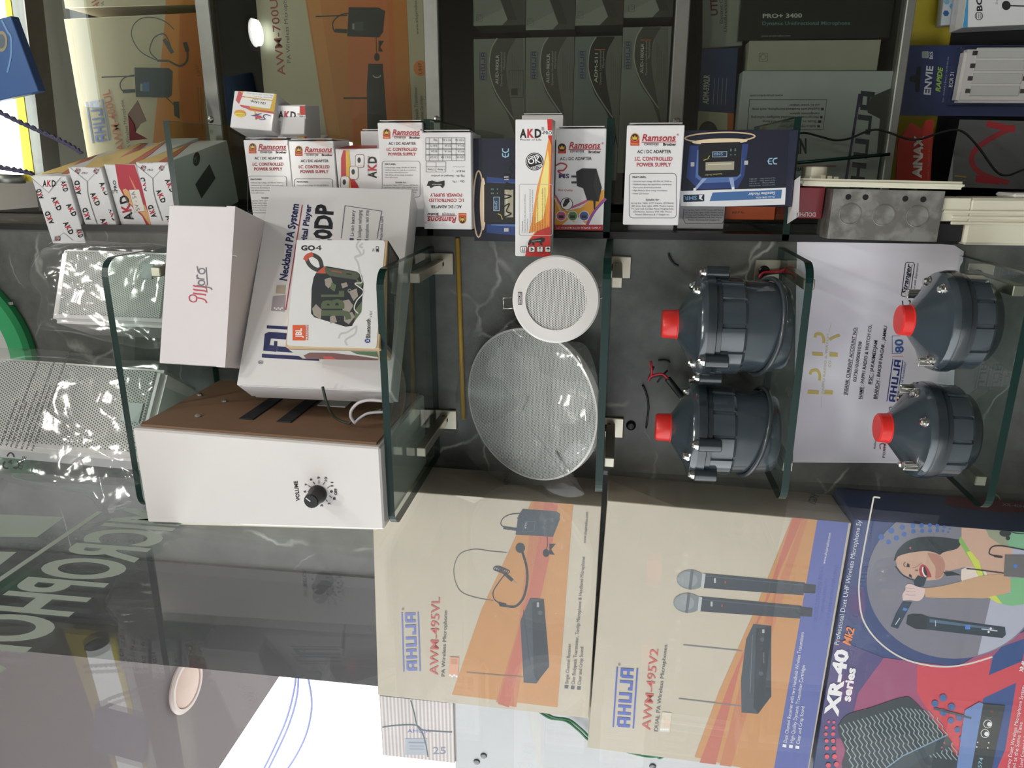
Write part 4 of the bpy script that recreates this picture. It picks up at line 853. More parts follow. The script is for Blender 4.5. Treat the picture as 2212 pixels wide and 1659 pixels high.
o = bobj('can', lathe_bm([(r0 * .86, -.004), (r0 * .86, -.022), (r0 * .80, -.026), (r0 * .5, -.040), (0, -.040)], 48), mat('can_metal', (120, 122, 122), .3, .8), t); autosmooth(o)
for ang in (math.radians(96), math.radians(-80)):
    c_, s_ = math.cos(ang), math.sin(ang)
    pts = [(c_ * rr - s_ * tt, s_ * rr + c_ * tt, -.008) for rr, tt in ((r0 * .9, -.006), (r0 + .011, -.006), (r0 + .011, .006), (r0 * .9, .006))]
    tube('spring_clip', pts, .0009, STEEL, t, 6)
bpy.context.view_layer.update()
rim = [c for c in t.children if c.name.startswith('rim')][0]
P = Print(rim, tuple(Vector(cen) + vw * .0022), tuple(vw), (900, 500), 2.9625, name='maker_badge')
P.rect(649, 388, 673, 469, (40, 40, 42)); P.ahuja((666, 464), (666, 393), 12, (226, 226, 222), bars=False); P.line([(653, 464), (653, 393)], 2, (226, 226, 222)); P.line([(670, 464), (670, 393)], 2, (226, 226, 222)); P.done()

# large round grille leaning back on the marble
gb = atZ(1287, 885, zt); Yb = -.122
rG = .1005
lean = math.radians(28)
cG = Vector((atY(1146, 876, -.055)[0], -.055, zt + .001 + rG * math.cos(lean)))
nG = Vector((0.0, -math.cos(lean), math.sin(lean)))
t = bpy.data.objects.new('round_grille', None); COL.objects.link(t); t.matrix_world = Matrix.Translation(cG) @ nG.to_track_quat('Z', 'Y').to_matrix().to_4x4()
tag(t, 'large round white speaker grille in clear plastic, leaning on the marble', 'speaker grille')
o = bobj('perforated_disc', lathe_bm([(0, .0040), (rG * .7, .0034), (rG * .985, .0012), (rG * .985, -.001), (0, -.001)], 90), perforated('round_grille_sheet', (206, 208, 204), (92, 95, 93), .00215, .33, ('X', 'Y')), t); autosmooth(o)
o = bobj('rim', lathe_bm([(rG * .975, .0018), (rG, .0012), (rG, -.010), (rG * .975, -.010)], 90), MW, t); autosmooth(o)
bpy.context.view_layer.update()
disc = t.children[0]
P = Print(disc, tuple(cG + nG * .0042), tuple(nG), (900, 500), 2.9625, name='maker_badge')
P.poly([(663, 1148), (708, 1043), (728, 1052), (685, 1158)], (168, 172, 168)); P.ahuja((686, 1145), (722, 1058), 14, (120, 124, 122), bars=False); P.done()
bag('plastic_bag', [(1068, 614), (1104, 690), (1190, 735), (1260, 742), (1288, 800), (1290, 870), (1291, 960), (1284, 975), (1224, 1018), (1262, 1068), (1196, 1072), (1175, 1050), (1100, 1046), (1050, 1020), (1010, 985), (992, 940), (984, 860), (1000, 770), (1028, 690)], 0, .008, 'loose clear plastic bag around the large leaning grille', BG, 11, .005, M=(cG + nG * .008, nG))

# ------------------------------------------------------------------ horn driver units
DRV = mat('grey_blue_enamel', (60, 70, 77), .2, var=.04, coat=.9)
DRV2 = mat('grey_blue_dark', (40, 48, 54), .28, var=.04, coat=.6)
REDC = mat('red_cap', (226, 44, 40), .4, var=.03, coat=.2)
def driver(base, rb, H, tall, label, yaw, terminals, cable=True, lean=0):
    t = bpy.data.objects.new('horn_driver', None); COL.objects.link(t); t.matrix_world = Matrix.Translation(base) @ RM(yaw, lean, 0)
    tag(t, label, 'driver unit', 'horn driver units')
    # heights as shares of H, measured from the cap down: cap 0-.12, cone, flange, body, drum
    if tall: z = dict(fl=H * .66, body=H * .36, drum=0)
    else: z = dict(fl=H * .52, body=H * .13, drum=0)
    cone = bobj('cone', lathe_bm([(.0165, H * .875), (.0175, H * .87), (rb * .78, z['fl'] + .012), (rb * .95, z['fl'] + .008), (rb * .985, z['fl'] + .004), (rb * .985, z['fl'])], 64), DRV, t); autosmooth(cone, 30)
    gro = lambda a, r, zz: 1 - (.045 if (a / (2 * PI) * 12) % 1 < .10 else 0)
    fr = bobj('flange_ring', lathe_bm([(rb * .99, z['fl'] + .001), (rb * 1.0, z['fl'] - .002), (rb * 1.0, z['fl'] - .008), (rb * .965, z['fl'] - .009), (rb * .965, z['fl'] - .014), (rb * .93, z['fl'] - .015)], 64), DRV2, t); autosmooth(fr, 30)
    bz = z['fl'] - .012
    bd = bobj('ribbed_body', lathe_bm([(rb * .955, bz), (rb * .95, bz - .004), (rb * .94, z['body'] + .003), (rb * .90, z['body'])], 240, gro), DRV, t); autosmooth(bd, 30)
    if tall:
        dr = bobj('drum', lathe_bm([(rb * .9, z['body'] + .002), (rb * .885, z['body'] - .004), (rb * .86, .014), (rb * .82, .004), (rb * .76, 0), (0, 0)], 64), DRV, t)
    else:
        dr = bobj('drum', lathe_bm([(rb * .9, z['body'] + .002), (rb * .82, z['body'] - .003), (rb * .78, .003), (rb * .72, 0), (0, 0)], 64), DRV2, t)
    autosmooth(dr, 30)
    cp = bobj('red_cap', lathe_bm([(.0178, H * .868), (.0178, H * .875), (.0170, H * .88), (.0166, H * .985), (.0150, H), (0, H)], 40), REDC, t); autosmooth(cp, 40)
    screws = [(r_, a) for a in (20, 80, 150, 205, 265, 325) for r_ in (rb * .80,)]
    def screw(x, y, zz):
        s = bobj('screw', lathe_bm([(0, .0085), (.003, .008), (.0042, .0062), (.0042, .0045), (.0054, .0045), (.0054, .0032), (.006, .003), (.006, 0)], 12), STEEL, t, mw=Matrix.Translation((x, y, zz)))
    for k, a in enumerate(screws):
        if k in (1, 3, 5, 0): screw(a[0] * math.cos(math.radians(a[1])), a[0] * math.sin(math.radians(a[1])), z['fl'] + .0085)
    if tall:
        for a in (-128, -15, 85, 185):
            c_, s_ = math.cos(math.radians(a)), math.sin(math.radians(a))
            lug = bobj('lug', lathe_bm([(.0062, z['fl'] - .024), (.0075, z['fl'] - .023), (.008, z['fl'] + .001), (.007, z['fl'] + .002), (0, z['fl'] + .002)], 16), DRV2, t, mw=Matrix.Translation((rb * 1.03 * c_, rb * 1.03 * s_, 0))); autosmooth(lug, 30)
            screw(rb * 1.03 * c_, rb * 1.03 * s_, z['fl'] + .001)
    for a in terminals:
        c_, s_ = math.cos(math.radians(a)), math.sin(math.radians(a)); p = (rb * .83 * c_, rb * .83 * s_, z['fl'] + .004)
        st = bobj('terminal_post', lathe_bm([(.004, 0), (.004, .004), (.0048, .0045), (.0048, .019), (.004, .020), (0, .020)], 36, lambda aa, r, zz: 1 + (.06 * math.cos(18 * aa) if .004 < zz < .0195 and r > .004 else 0)), STEEL, t, mw=Matrix.Translation(p))
        bobj('dark_block', bxm((-.008, -.006, -.002), (.008, .006, .004), .001), DRV, t, mw=Matrix.Translation(p) @ Matrix.Rotation(math.radians(a), 4, 'Z'))
    # raised maker lettering on the cone's skirt
    if cable:
        ri = rb * .925
        pts = [(ri * (1.0) * math.cos(a), ri * 1.0 * math.sin(a), z['body'] - .012 - .013 * (1 + math.cos(a + 1.1))) for a in [k / 40 * 2 * PI for k in range(40)]]
        o = tube('cable_ring', pts, .0027, mat('dark_cable', (54, 60, 64), .3, coat=.4), t, 8, True)
    return t
H1 = 1.255
driver((-.1843, -.080, H1), .0600, .139, True, 'tall grey-blue horn driver with red cap, nearer the adapter boxes, red wire end beside it', 10, (), True)
driver((-.3130, -.080, H1), .0575, .139, True, 'tall grey-blue horn driver with red cap, nearer the window, cable leaving its top', 40, (), True)
driver((-.1690, -.0940, 1.0485), .0555, .090, False, 'short grey-blue horn driver with red cap and knurled posts, in front of the paper middle', 5, (55, 200), False)
driver((-.2950, -.0960, 1.0485), .0555, .096, False, 'short grey-blue horn driver with red cap, lowest and nearest the window', -25, (40, 250), False)
# leads of the two tall drivers
t = empty('driver_lead', tuple(atY(1490, 880, -.05)), 'black cable with bare red and black ends rising from the driver near the window', 'cable')
q = lambda pts, Y: [tuple(Vector(atY(x, y, Y)) - t.location) for x, y in pts]
tube('cable_sheath', spline(q([(1488, 870), (1468, 850), (1452, 830), (1442, 818)], -.035)), .0042, mat('black_cable', (26, 28, 30), .4), t)
tube('red_core', spline(q([(1443, 818), (1430, 808), (1408, 812), (1401, 822)], -.035) ) , .0017, mat('red_wire', (176, 36, 52), .4), t); tube('red_core', q([(1407, 812), (1408, 800), (1406, 780)], -.035), .0017, mat('red_wire', (0, 0, 0)), t)
tube('black_core', spline(q([(1443, 820), (1428, 812), (1410, 814), (1402, 818), (1412, 792)], -.033)), .0014, BLACK, t); tube('black_core', q([(1442, 800), (1430, 812), (1420, 826)], -.03), .0012, BLACK, t)
t = empty('driver_lead', tuple(atY(1650, 594, -.02)), 'red and black wire ends poking out behind the driver near the adapter boxes', 'cable')
q = lambda pts, Y: [tuple(Vector(atY(x, y, Y)) - t.location) for x, y in pts]
tube('red_core', spline(q([(1640, 600), (1650, 589), (1680, 587), (1695, 582), (1714, 575)], -.012)), .0017, mat('red_wire', (0, 0, 0)), t); tube('black_core', spline(q([(1640, 602), (1655, 592), (1682, 589), (1700, 584), (1714, 591)], -.010)), .0016, BLACK, t)

# ------------------------------------------------------------------ paper notice on the marble
PM = mat('white_paper', (226, 222, 232), .6, var=.02)
ol = [(1722, 523), (1800, 521), (1900, 522), (2030, 527), (2062, 530), (2082, 543), (2080, 565), (2074, 575), (2070, 606), (2066, 700), (2060, 850), (2050, 1003), (1900, 1000), (1713, 999)]
pp = [atY(x, y, -.0022) for x, y in ol]; n = len(pp)
V = [tuple(p) for p in pp] + [(p[0], -.0008, p[2]) for p in pp]
pap = mobj('paper_notice', V, [tuple(range(n)), tuple(range(n, 2 * n))[::-1]] + [(i, n + i, n + (i + 1) % n, (i + 1) % n) for i in range(n)], PM)
tag(pap, 'white printed paper notice with account details fixed to the marble', 'paper')
bpy.context.view_layer.update()
P = Print(pap, (0, -.0022, 1.1), (0, -1, 0), (1652, 400), 2.9625)
GD = (206, 182, 96); GD2 = (204, 196, 160)
P.poly([(272, 1335), (276, 1310), (348, 1316), (345, 1338)], GD); P.poly([(380, 1338), (383, 1312), (437, 1315), (435, 1340)], GD); P.poly([(302, 1068), (304, 1090), (372, 1094), (372, 1072)], GD); P.poly([(414, 1070), (414, 1096), (467, 1098), (468, 1074)], GD)
P.line(spl2([(290, 1212), (300, 1190), (335, 1185), (352, 1215), (350, 1250)]), 18, GD); P.line(spl2([(322, 975), (330, 955), (362, 955), (378, 985), (376, 1010)]), 18, GD); P.line(spl2([(415, 990), (440, 975), (480, 960)]), 17, GD); P.line([(360, 1425), (362, 1350)], 2.5, GD2); P.line([(412, 940), (424, 880)], 2.5, GD2)
P.txt('PAPPU RADIO & WATCH', (378, 1335), (412, 955), GD2, 16); P.txt('CO', (424, 1165), (426, 1125), GD2, 18)
T1 = (40, 40, 46)
for st, a, b, u in (('JKBANK CURRENT ACCOUNT NO:', (524, 1345), (590, 912), 1), ('0373010100001038', (585, 1260), (622, 1003), 0), ('NAME : PAPPU RADIO & WATCH CO.', (620, 1370), (686, 895), .17), ('IFSC : JAKA0MEDJAM', (682, 1275), (722, 996), .25), ('BRANCH : BAKSHI NAGAR , JAMMU', (716, 1370), (784, 903), .25)):
    P.txt(st, a, b, T1, 21, bold=.012)
    if u: P.line([(a[0] + 5, a[1]), (a[0] + 5 + (b[0] - a[0]) * u, a[1] + (b[1] - a[1]) * u)], 2.5, T1)
P.ahuja((834, 1388), (872, 1122), 42, NAVY); P.line([(868, 965), (815, 965), (815, 1078), (872, 1078)], 3, (80, 110, 170)); P.txt('80', (888, 1072), (884, 985), (60, 96, 160), 52, bold=.02); P.line([(816, 1098), (885, 1094)], 3, (200, 110, 90)); P.txt('of Reliability!', (885, 1268), (905, 1133), (90, 110, 170), 16, shear=.2)
for pts in ([(873, 705), (876, 690), (900, 500), (912, 493), (950, 496), (958, 508), (930, 700), (922, 712), (885, 713)],): P.line(pts, 4, (44, 46, 60), True)
P.txt('Stranger', (905, 700), (938, 505), (44, 46, 60), 30, shear=.3, bold=.02); P.line([(916, 690), (942, 510)], 2.5, (44, 46, 60)); P.txt('Sound with Expression', (955, 710), (985, 500), (60, 62, 70), 14, shear=.35)
P.line(spl2([(872, 776), (905, 772), (925, 768), (930, 745), (920, 738)]), 8, T1); P.line([(880, 740), (886, 786)], 6, T1)
P.txt('PORTRONICS', (768, 1745), (790, 1560), T1, 16); P.txt('Authorised', (708, 1690), (718, 1600), T1, 14); P.line(spl2([(740, 1690), (738, 1660), (765, 1658), (763, 1700)]), 6, (140, 40, 60)); P.ring(808, 1432, 12, 4, T1)
P.done()

# ------------------------------------------------------------------ microphone-system cartons standing outside the pane
O1, O2, O3, LBL = (202, 148, 98), (198, 130, 96), (196, 116, 98), (196, 172, 130)
CT = (206, 76, 70); TXG = (96, 98, 108)
c1 = Carton('microphone_carton', ((-.5797, -.0500, 1.4589), (1.5, .4, 1.0), (.3183, .09, .3000)), BEIGE, 'beige microphone carton picturing a headset, topmost of the stack behind the window', 'box', 'microphone cartons behind the window')
P = c1.face('F', (1000, 1000), 2.518)
SL = [(390, 172), (600, 225), (515, 1330), (-60, 1260), (100, 800), (250, 480)]
P.poly(SL, O1); P.poly([(390, 172), (500, 195), (400, 600), (290, 1330), (180, 1300), (300, 900), (340, 560)], O2); P.poly([(450, 185), (520, 205), (490, 420), (430, 700), (340, 1000), (250, 1330), (190, 1310), (290, 960), (380, 600)], O3)
P.poly([(120, 20), (-60, 20), (-40, 180), (60, 220), (110, 190)], (222, 214, 194))
P.poly([(325, 250), (300, 290), (286, 390), (490, 402), (530, 300), (528, 275), (505, 262)], (72, 82, 92)); P.line([(335, 335), (325, 375), (385, 372), (395, 318), (335, 318)], 2, (110, 118, 124)); P.txt('495', (345, 360), (350, 325), (180, 184, 188), 12)
P.line(spl2([(318, 275), (260, 280), (220, 300), (206, 330), (220, 348), (240, 352)]), 5, (72, 80, 90)); P.line([(220, 352), (290, 362)], 16, (72, 80, 90)); P.line([(295, 300), (325, 302)], 8, (72, 80, 90))
P.line(spl2([(458, 402), (460, 440), (455, 470)]), 5, (60, 66, 74)); P.circ(452, 490, 18, (50, 56, 64), 22); P.poly([(470, 440), (505, 440), (480, 470), (500, 500), (470, 498)], (50, 56, 64))
P.line(spl2([(238, 488), (150, 480), (60, 470), (-20, 500), (-50, 590), (-20, 690), (60, 730), (165, 748)]), 4, (110, 110, 116)); P.circ(312, 462, 26, (60, 66, 74), 28); P.line(spl2([(318, 470), (345, 560), (350, 640), (330, 730), (290, 778), (245, 780), (200, 765)]), 13, (60, 66, 74)); P.line(spl2([(200, 765), (170, 740), (165, 700), (195, 650), (225, 610)]), 6, (72, 76, 84))
for i in range(5): P.ring(190 + 10 * i, 575 + 4 * i, 24, 5, (72, 76, 84), 14, 12)
P.line([(225, 600), (270, 640)], 18, (60, 66, 74)); P.line([(270, 640), (292, 652)], 5, (150, 150, 150)); P.poly([(190, 755), (235, 765), (240, 785), (200, 780)], (60, 66, 74))
RC_ = (78, 86, 94); RD = (58, 64, 72)
P.poly([(365, 735), (440, 740), (470, 1100), (400, 1200), (330, 1195), (312, 860)], RC_); P.poly([(375, 760), (440, 742), (468, 1110), (405, 1190), (385, 1150)], RD); P.line([(328, 800), (365, 1090)], 3, (110, 116, 122), True); P.line([(20, 1140), (325, 1165)], 6, (150, 130, 110)); P.circ(420, 815, 12, (90, 96, 102)); P.rect(402, 758, 414, 784, (170, 174, 178))
P.txt('www.ahujaradios.com', (668, 438), (682, 268), TXG, 16); P.txt('■ Single Channel Receiver', (572, 1228), (588, 985), TXG, 19); P.txt('■ One Bodypack Transmitter, Tieclip Microphone & Headband Microphone', (606, 1232), (664, 512), TXG, 19); P.txt('■ Clear and Crisp Sound', (640, 1235), (656, 1003), TXG, 19)
P.org = (400, 1000)
P.ahuja((1262, 1130), (1252, 815), 58, (124, 136, 196)); P.txt('®', (1192, 802), (1192, 787), (130, 130, 150), 14); P.txt('AWM-495VL', (1375, 1155), (1385, 732), (206, 112, 108), 46, bold=.004); P.txt('PA Wireless Microphone', (1412, 1162), (1425, 805), TXG, 20)
P.poly([(1440, 1055), (1490, 1058), (1484, 1165), (1432, 1162)], (226, 168, 140)); P.rect(1445, 1065, 1480, 1095, (206, 150, 120)); P.dots([(1440 + 12 * i, 1155 + (i % 2) * 6) for i in range(4)], 6, WH); P.done()
P = c1.face('R', (1000, 1000), 2.518); P.txt('AWM-495VL', (250, 120), (250, 40), TXG, 30); P.done()

c2 = Carton('microphone_carton', ((-.6095, -.0500, 1.1600), (2.4, .4, 2.0), (.3711, .09, .2955)), BEIGE, 'beige microphone carton picturing two handheld microphones, middle of the stack behind the window', 'box', 'microphone cartons behind the window')
P = c2.face('F', (1000, 1000), 2.518)
def O(pts): return [(x, y) for x, y in pts]
P.org = (1552, 1000)
P.poly([(420, 250), (545, 270), (300, 1700), (-130, 1600), (0, 1250), (190, 820)], O1); P.poly([(420, 250), (475, 260), (330, 600), (120, 1100), (-30, 1700), (-110, 1650), (60, 1200), (250, 760)], O3); P.poly([(545, 268), (715, 285), (480, 1700), (295, 1700)], (98, 108, 170)); P.poly([(475, 258), (500, 262), (190, 1250), (60, 1680), (0, 1670), (120, 1200)], O2)
P.poly([(150, 960), (190, 875), (285, 885), (288, 1270), (215, 1365), (125, 1358), (122, 1180)], RC_); P.poly([(205, 900), (288, 886), (286, 1270), (218, 1362), (190, 1330)], RD); P.line([(185, 935), (172, 1250)], 4, (112, 118, 124)); P.circ(238, 960, 12, (90, 96, 102)); P.circ(232, 1145, 12, (90, 96, 102)); P.rect(238, 905, 250, 925, (180, 184, 188)); P.txt('AWM 495V2', (250, 1090), (250, 1030), (150, 156, 162), 8)
P.org = (1000, 1000)
P.line([(1198, 990), (1520, 1022)], 6, (130, 130, 136)); P.line([(1174, 1282), (1512, 1322)], 6, (130, 130, 136))
for (hx, hy) in ((1240, 635), (1222, 762)):
    P.poly([(hx + 70, hy - 35), (hx + 620, hy + 15), (hx + 612, hy + 85), (hx + 62, hy + 45)], (66, 74, 82)); P.poly([(hx + 615, hy + 20), (hx + 680, hy + 28), (hx + 676, hy + 75), (hx + 610, hy + 72)], (54, 60, 68)); P.circ(hx, hy, 78, (132, 138, 140), 54, .05); P.circ(hx - 18, hy, 54, (150, 156, 156), 42, .05); P.line([(hx + 8, hy - 54), (hx - 6, hy + 54)], 16, (104, 110, 114)); P.poly([(hx + 62, hy - 34), (hx + 80, hy - 32), (hx + 70, hy + 46), (hx + 54, hy + 44)], (190, 194, 194))
    P.rect(hx + 125, hy - 8, hx + 136, hy + 18, (190, 194, 196)); P.rect(hx + 184, hy + 8, hx + 190, hy + 20, (190, 90, 60)); P.line([(hx + 80, hy - 20), (hx + 610, hy + 30)], 5, (92, 100, 108))
P.ahuja((908, 1440), (930, 1120), 72, (84, 104, 186)); P.txt('®', (858, 1104), (858, 1088), TXG, 14); P.txt('AWM-495V2', (1018, 1455), (1064, 1015), (206, 104, 96), 46, bold=.004); P.txt('DUAL PA Wireless Microphones', (1060, 1462), (1112, 992), TXG, 21)
P.poly([(1085, 1355), (1135, 1360), (1124, 1465), (1068, 1462)], (222, 210, 190)); P.rect(1095, 1395, 1128, 1438, (226, 200, 176)); P.dots([(1078 + 12 * i, 1450) for i in range(4)], 6, WH)
P.org = (1552, 1000); P.txt('www.ahujaradios.com', (580, 550), (612, 382), WH, 15)
for i, (st, b) in enumerate((('■ Dual Channel Receiver with two Handheld Wireless Transmitters', (466, 922)), ('■ High Quality Dynamic Transmitter Cartridges', (472, 1098)), ('■ Clear and Crisp Sound', (468, 1325)))): P.txt(st, (368 + i * 35, 1548 + i * 4), b, WH, 19)
P.done()
P = c2.face('R', (1552, 1000), 2.518); P.ahuja((540, 190), (500, 175), 30, (80, 80, 120)); P.poly([(640, 110), (700, 90), (715, 270), (690, 260)], (98, 108, 170)); P.done()

XRB = mat('navy_gloss_card', (52, 70, 120), .3, coat=.5)
c3 = Carton('microphone_carton', ((-.6336, -.0500, .8560), (.3, 0, 1.1), (.4284, .09, .3000)), XRB, 'blue and red microphone carton with a singing woman, lowest of the stack behind the window', 'box', 'microphone cartons behind the window')
P = c3.face('F', (1552, 1000), 2.518)
RD1, RD2 = (206, 76, 88), (158, 84, 118)
P.poly([(900, 1060), (1300, 1110), (1480, 1000), (1700, 900), (1700, 1700), (640, 1700), (640, 1450), (760, 1150)], RD2); P.poly([(1080, 1100), (1300, 1110), (1480, 1040), (1480, 1150), (1700, 1050), (1700, 1700), (1290, 1700), (1200, 1450), (1080, 1250)], RD1); P.poly([(620, 950), (900, 1060), (760, 1250), (700, 1500), (560, 1500), (560, 1200)], (84, 76, 124))
P.poly([(1540, 1000), (1680, 950), (1650, 1080), (1470, 1155), (1495, 1050)], (48, 78, 132)); P.poly([(1440, 1280), (1620, 1195), (1560, 1560), (1500, 1700), (1350, 1700)], (60, 84, 140))
P.poly([(1510, 230), (1700, 230), (1700, 420), (1600, 300)], (200, 70, 96))
C_ = (1270, 620)
cir = [(1285 + 480 * math.cos(a), 640 + 425 * math.sin(a)) for a in [k / 60 * 2 * PI for k in range(60)]]
P.poly(cir, (128, 126, 138)); P.poly([(1285 + 470 * math.cos(a), 640 + 420 * math.sin(a)) for a in [-.9 + k / 30 * 2.2 for k in range(31)]], (178, 180, 196))
P.line(spl2([(845, 185), (800, 420), (770, 600), (765, 720), (790, 860), (880, 980), (1020, 1070), (1200, 1108), (1350, 1095), (1490, 1055)]), 9, (216, 210, 200)); P.line(spl2([(845, 185), (880, 190)]), 9, (216, 210, 200))
P.dots([(885, 402, 17), (940, 368, 17), (1000, 350, 15), (1058, 342, 14), (1105, 340, 13), (1150, 340, 12), (1190, 342, 11), (1228, 348, 9), (1258, 358, 6), (925, 430, 14), (968, 408, 15), (1010, 388, 14), (1060, 372, 13), (1108, 370, 12), (1150, 368, 12), (1190, 366, 10), (1222, 370, 8), (1250, 376, 6)], 10, (62, 104, 168))
# the singer: hair, face, neck, dress, arm
P.org = (1840, 1100); P.sc = 5.53
SK, SKD = (206, 168, 146), (184, 132, 116); HR = (40, 52, 58)
P.poly(spl2([(500, 620), (540, 500), (650, 390), (800, 335), (1000, 328), (1200, 350), (1320, 380), (1330, 480), (1220, 520), (1050, 540), (860, 530), (620, 560)], 4), HR)
P.poly(spl2([(1310, 260), (1330, 150), (1450, 120), (1640, 140), (1800, 190), (1900, 300), (1900, 760), (1700, 790), (1500, 760), (1380, 690), (1120, 730), (1060, 540), (1260, 470), (1310, 380)], 4), SK); P.poly(spl2([(1560, 140), (1780, 190), (1890, 320), (1860, 460), (1640, 330)], 4), (150, 156, 130))
P.poly(spl2([(1310, 720), (1330, 870), (1600, 800), (1560, 720), (1380, 690)], 4), (230, 212, 200))
P.poly([(1275, 380), (1300, 320), (1400, 480), (1500, 590), (1590, 790), (1520, 815), (1440, 650), (1360, 520)], (132, 180, 96)); P.poly([(1370, 510), (1420, 500), (1520, 620), (1570, 790), (1520, 810), (1440, 640)], (208, 214, 90)); P.poly([(1720, 190), (2100, 250), (2100, 480), (1880, 460), (1840, 320)], (126, 180, 140))
P.poly(spl2([(525, 610), (560, 560), (700, 520), (900, 500), (1040, 540), (1110, 620), (1120, 720), (1070, 820), (980, 845), (840, 850), (740, 830), (620, 780), (545, 690)], 4), SK); P.poly(spl2([(900, 520), (1040, 545), (1110, 640), (1090, 780), (1000, 830), (1000, 700), (940, 600)], 4), SKD)
P.poly(spl2([(800, 720), (830, 665), (870, 665), (920, 720), (950, 800), (930, 815), (870, 815), (815, 790)], 4), (176, 70, 76)); P.poly([(840, 700), (870, 680), (900, 750), (905, 805), (885, 808), (850, 760)], (60, 30, 34)); P.line([(848, 690), (846, 740), (866, 790), (890, 806)], 16, (236, 232, 226))
P.line(spl2([(640, 690), (620, 660), (640, 630)]), 9, (60, 56, 56)); P.poly([(650, 690), (665, 640), (690, 660), (690, 695)], (52, 52, 56)); P.poly([(680, 800), (690, 770), (715, 790), (720, 825)], (52, 52, 56)); P.line(spl2([(720, 700), (770, 690), (840, 640)]), 8, (170, 124, 108)); P.circ(775, 730, 20, (150, 104, 92), 12)
P.line(spl2([(520, 680), (600, 780), (700, 835), (740, 845)]), 12, HR); P.circ(698, 462, 12, (206, 90, 110)); P.poly([(1090, 750), (1200, 745), (1310, 790), (1240, 790), (1130, 800)], HR)
P.poly(spl2([(860, 940), (1000, 930), (1200, 890), (1420, 830), (1600, 790), (1850, 790), (1900, 900), (1860, 1000), (1640, 1060), (1400, 1060), (1100, 1060), (880, 1050)], 4), (204, 164, 128)); P.poly([(1630, 1050), (1900, 1000), (1900, 820), (2100, 820), (2100, 1130), (1900, 1155), (1740, 1120)], (126, 186, 134)); P.poly([(1630, 1050), (1720, 1030), (1800, 1130), (1740, 1120)], (208, 214, 90))
P.poly([(735, 860), (790, 790), (895, 820), (860, 920), (760, 940)], (44, 58, 70)); P.poly([(610, 1100), (720, 1110), (640, 1260), (550, 1430), (465, 1400), (530, 1240)], (44, 62, 84)); P.poly([(620, 1175), (670, 1190), (650, 1215), (605, 1205)], (80, 130, 210)); P.line([(520, 1380), (575, 1300)], 10, (206, 210, 214))
P.poly(spl2([(610, 1090), (605, 1020), (640, 960), (640, 920), (690, 890), (800, 930), (870, 950), (860, 1040), (800, 1095), (700, 1085)], 4), (222, 196, 190))
for y in (935, 975, 1015): P.line(spl2([(640, y), (700, y + 12), (760, y + 8)]), 6, (186, 150, 146))
P.poly([(650, 1370), (665, 1270), (720, 1250), (830, 1255), (930, 1290), (1830, 1410), (1840, 1500), (1800, 1540), (920, 1440), (760, 1430)], (46, 60, 72)); P.poly([(650, 1370), (665, 1270), (720, 1250), (830, 1255), (910, 1290), (890, 1430), (760, 1430)], (40, 50, 58)); P.poly([(930, 1310), (1700, 1420), (1700, 1440), (930, 1350)], (86, 110, 134)); P.rect(1355, 1385, 1415, 1435, (86, 132, 206)); P.line([(1550, 1430), (1740, 1455)], 12, (206, 210, 214)); P.dots([(1660, 1425), (1635, 1465)], 14, WH); P.line([(1000, 1330), (1000, 1400)], 8, (206, 210, 214))
P.poly([(1830, 545), (2100, 545), (2100, 820), (1815, 800)], (106, 104, 104)); P.circ(1955, 680, 24, (80, 120, 200)); P.line([(1370, 710), (1480, 720), (1815, 765)], 14, (50, 54, 60)); P.line(spl2([(1800, 575), (1680, 550), (1640, 520), (1680, 450), (1800, 440), (2080, 490)]), 14, (44, 48, 52)); P.line([(1700, 560), (1800, 572)], 26, (44, 48, 52)); P.circ(1835, 285, 70, (40, 46, 46), 44); P.circ(1865, 345, 26, (40, 46, 46)); P.line(spl2([(1900, 270), (1980, 290), (2090, 295)]), 10, (44, 48, 52))
P.org = (1552, 1000); P.sc = 2.518
P.txt('XR-40', (646, 1380), (708, 1020), (240, 238, 238), 68, bold=.05); P.txt('series', (716, 1300), (746, 1118), (240, 238, 238), 44, bold=.04); P.txt('Mk2', (716, 995), (740, 900), (232, 138, 84), 42, bold=.03, shear=.2); P.txt('Professional Duet UHF Wireless Microphone System', (654, 990), (790, 248), (232, 234, 240), 25)
P.dots([(600, 1408, 7), (628, 1410, 8), (586, 1440, 9), (626, 1441, 10), (584, 1475, 10), (624, 1475, 11), (588, 1512, 11), (624, 1512, 12), (590, 1552, 12), (628, 1552, 13), (590, 1598, 13), (632, 1598, 14), (598, 1645, 14), (642, 1640, 14)], 10, (222, 92, 104))
# big wire-mesh capsule
P.org = (1900, 1400); P.sc = 6.404
MS = (56, 68, 72)
P.org = (1552, 1000); P.sc = 2.518
P.poly(spl2([(650, 1430), (700, 1370), (830, 1330), (1000, 1275), (1060, 1290), (1160, 1400), (1230, 1480), (1270, 1560), (1300, 1700), (720, 1700), (690, 1560), (655, 1480)], 4), (50, 60, 66))
LN = (150, 166, 168)
for k in range(22):
    x0, y0 = 668 + k * 24, 1428 - k * 6.9 + max(0, k - 14) * 10
    pts = []
    for j in range(12):
        a = j / 11
        pts.append((x0 + a * (70 + k * 3.5) + (8 if j % 2 else -8), y0 + a * 260 + (7 if j % 2 else -2)))
    P.line([p for p in pts if p[0] < 700 + (p[1] - 1300) * 1.9 + 350], 5.5, LN)
P.poly([(880, 1700), (1000, 1600), (1240, 1480), (1270, 1520), (1250, 1550), (1100, 1610), (980, 1700)], (58, 72, 80)); P.line([(870, 1690), (1000, 1595), (1240, 1482)], 7, (130, 156, 176)); P.dots([(1228, 1522), (1215, 1548)], 5, (210, 90, 90))
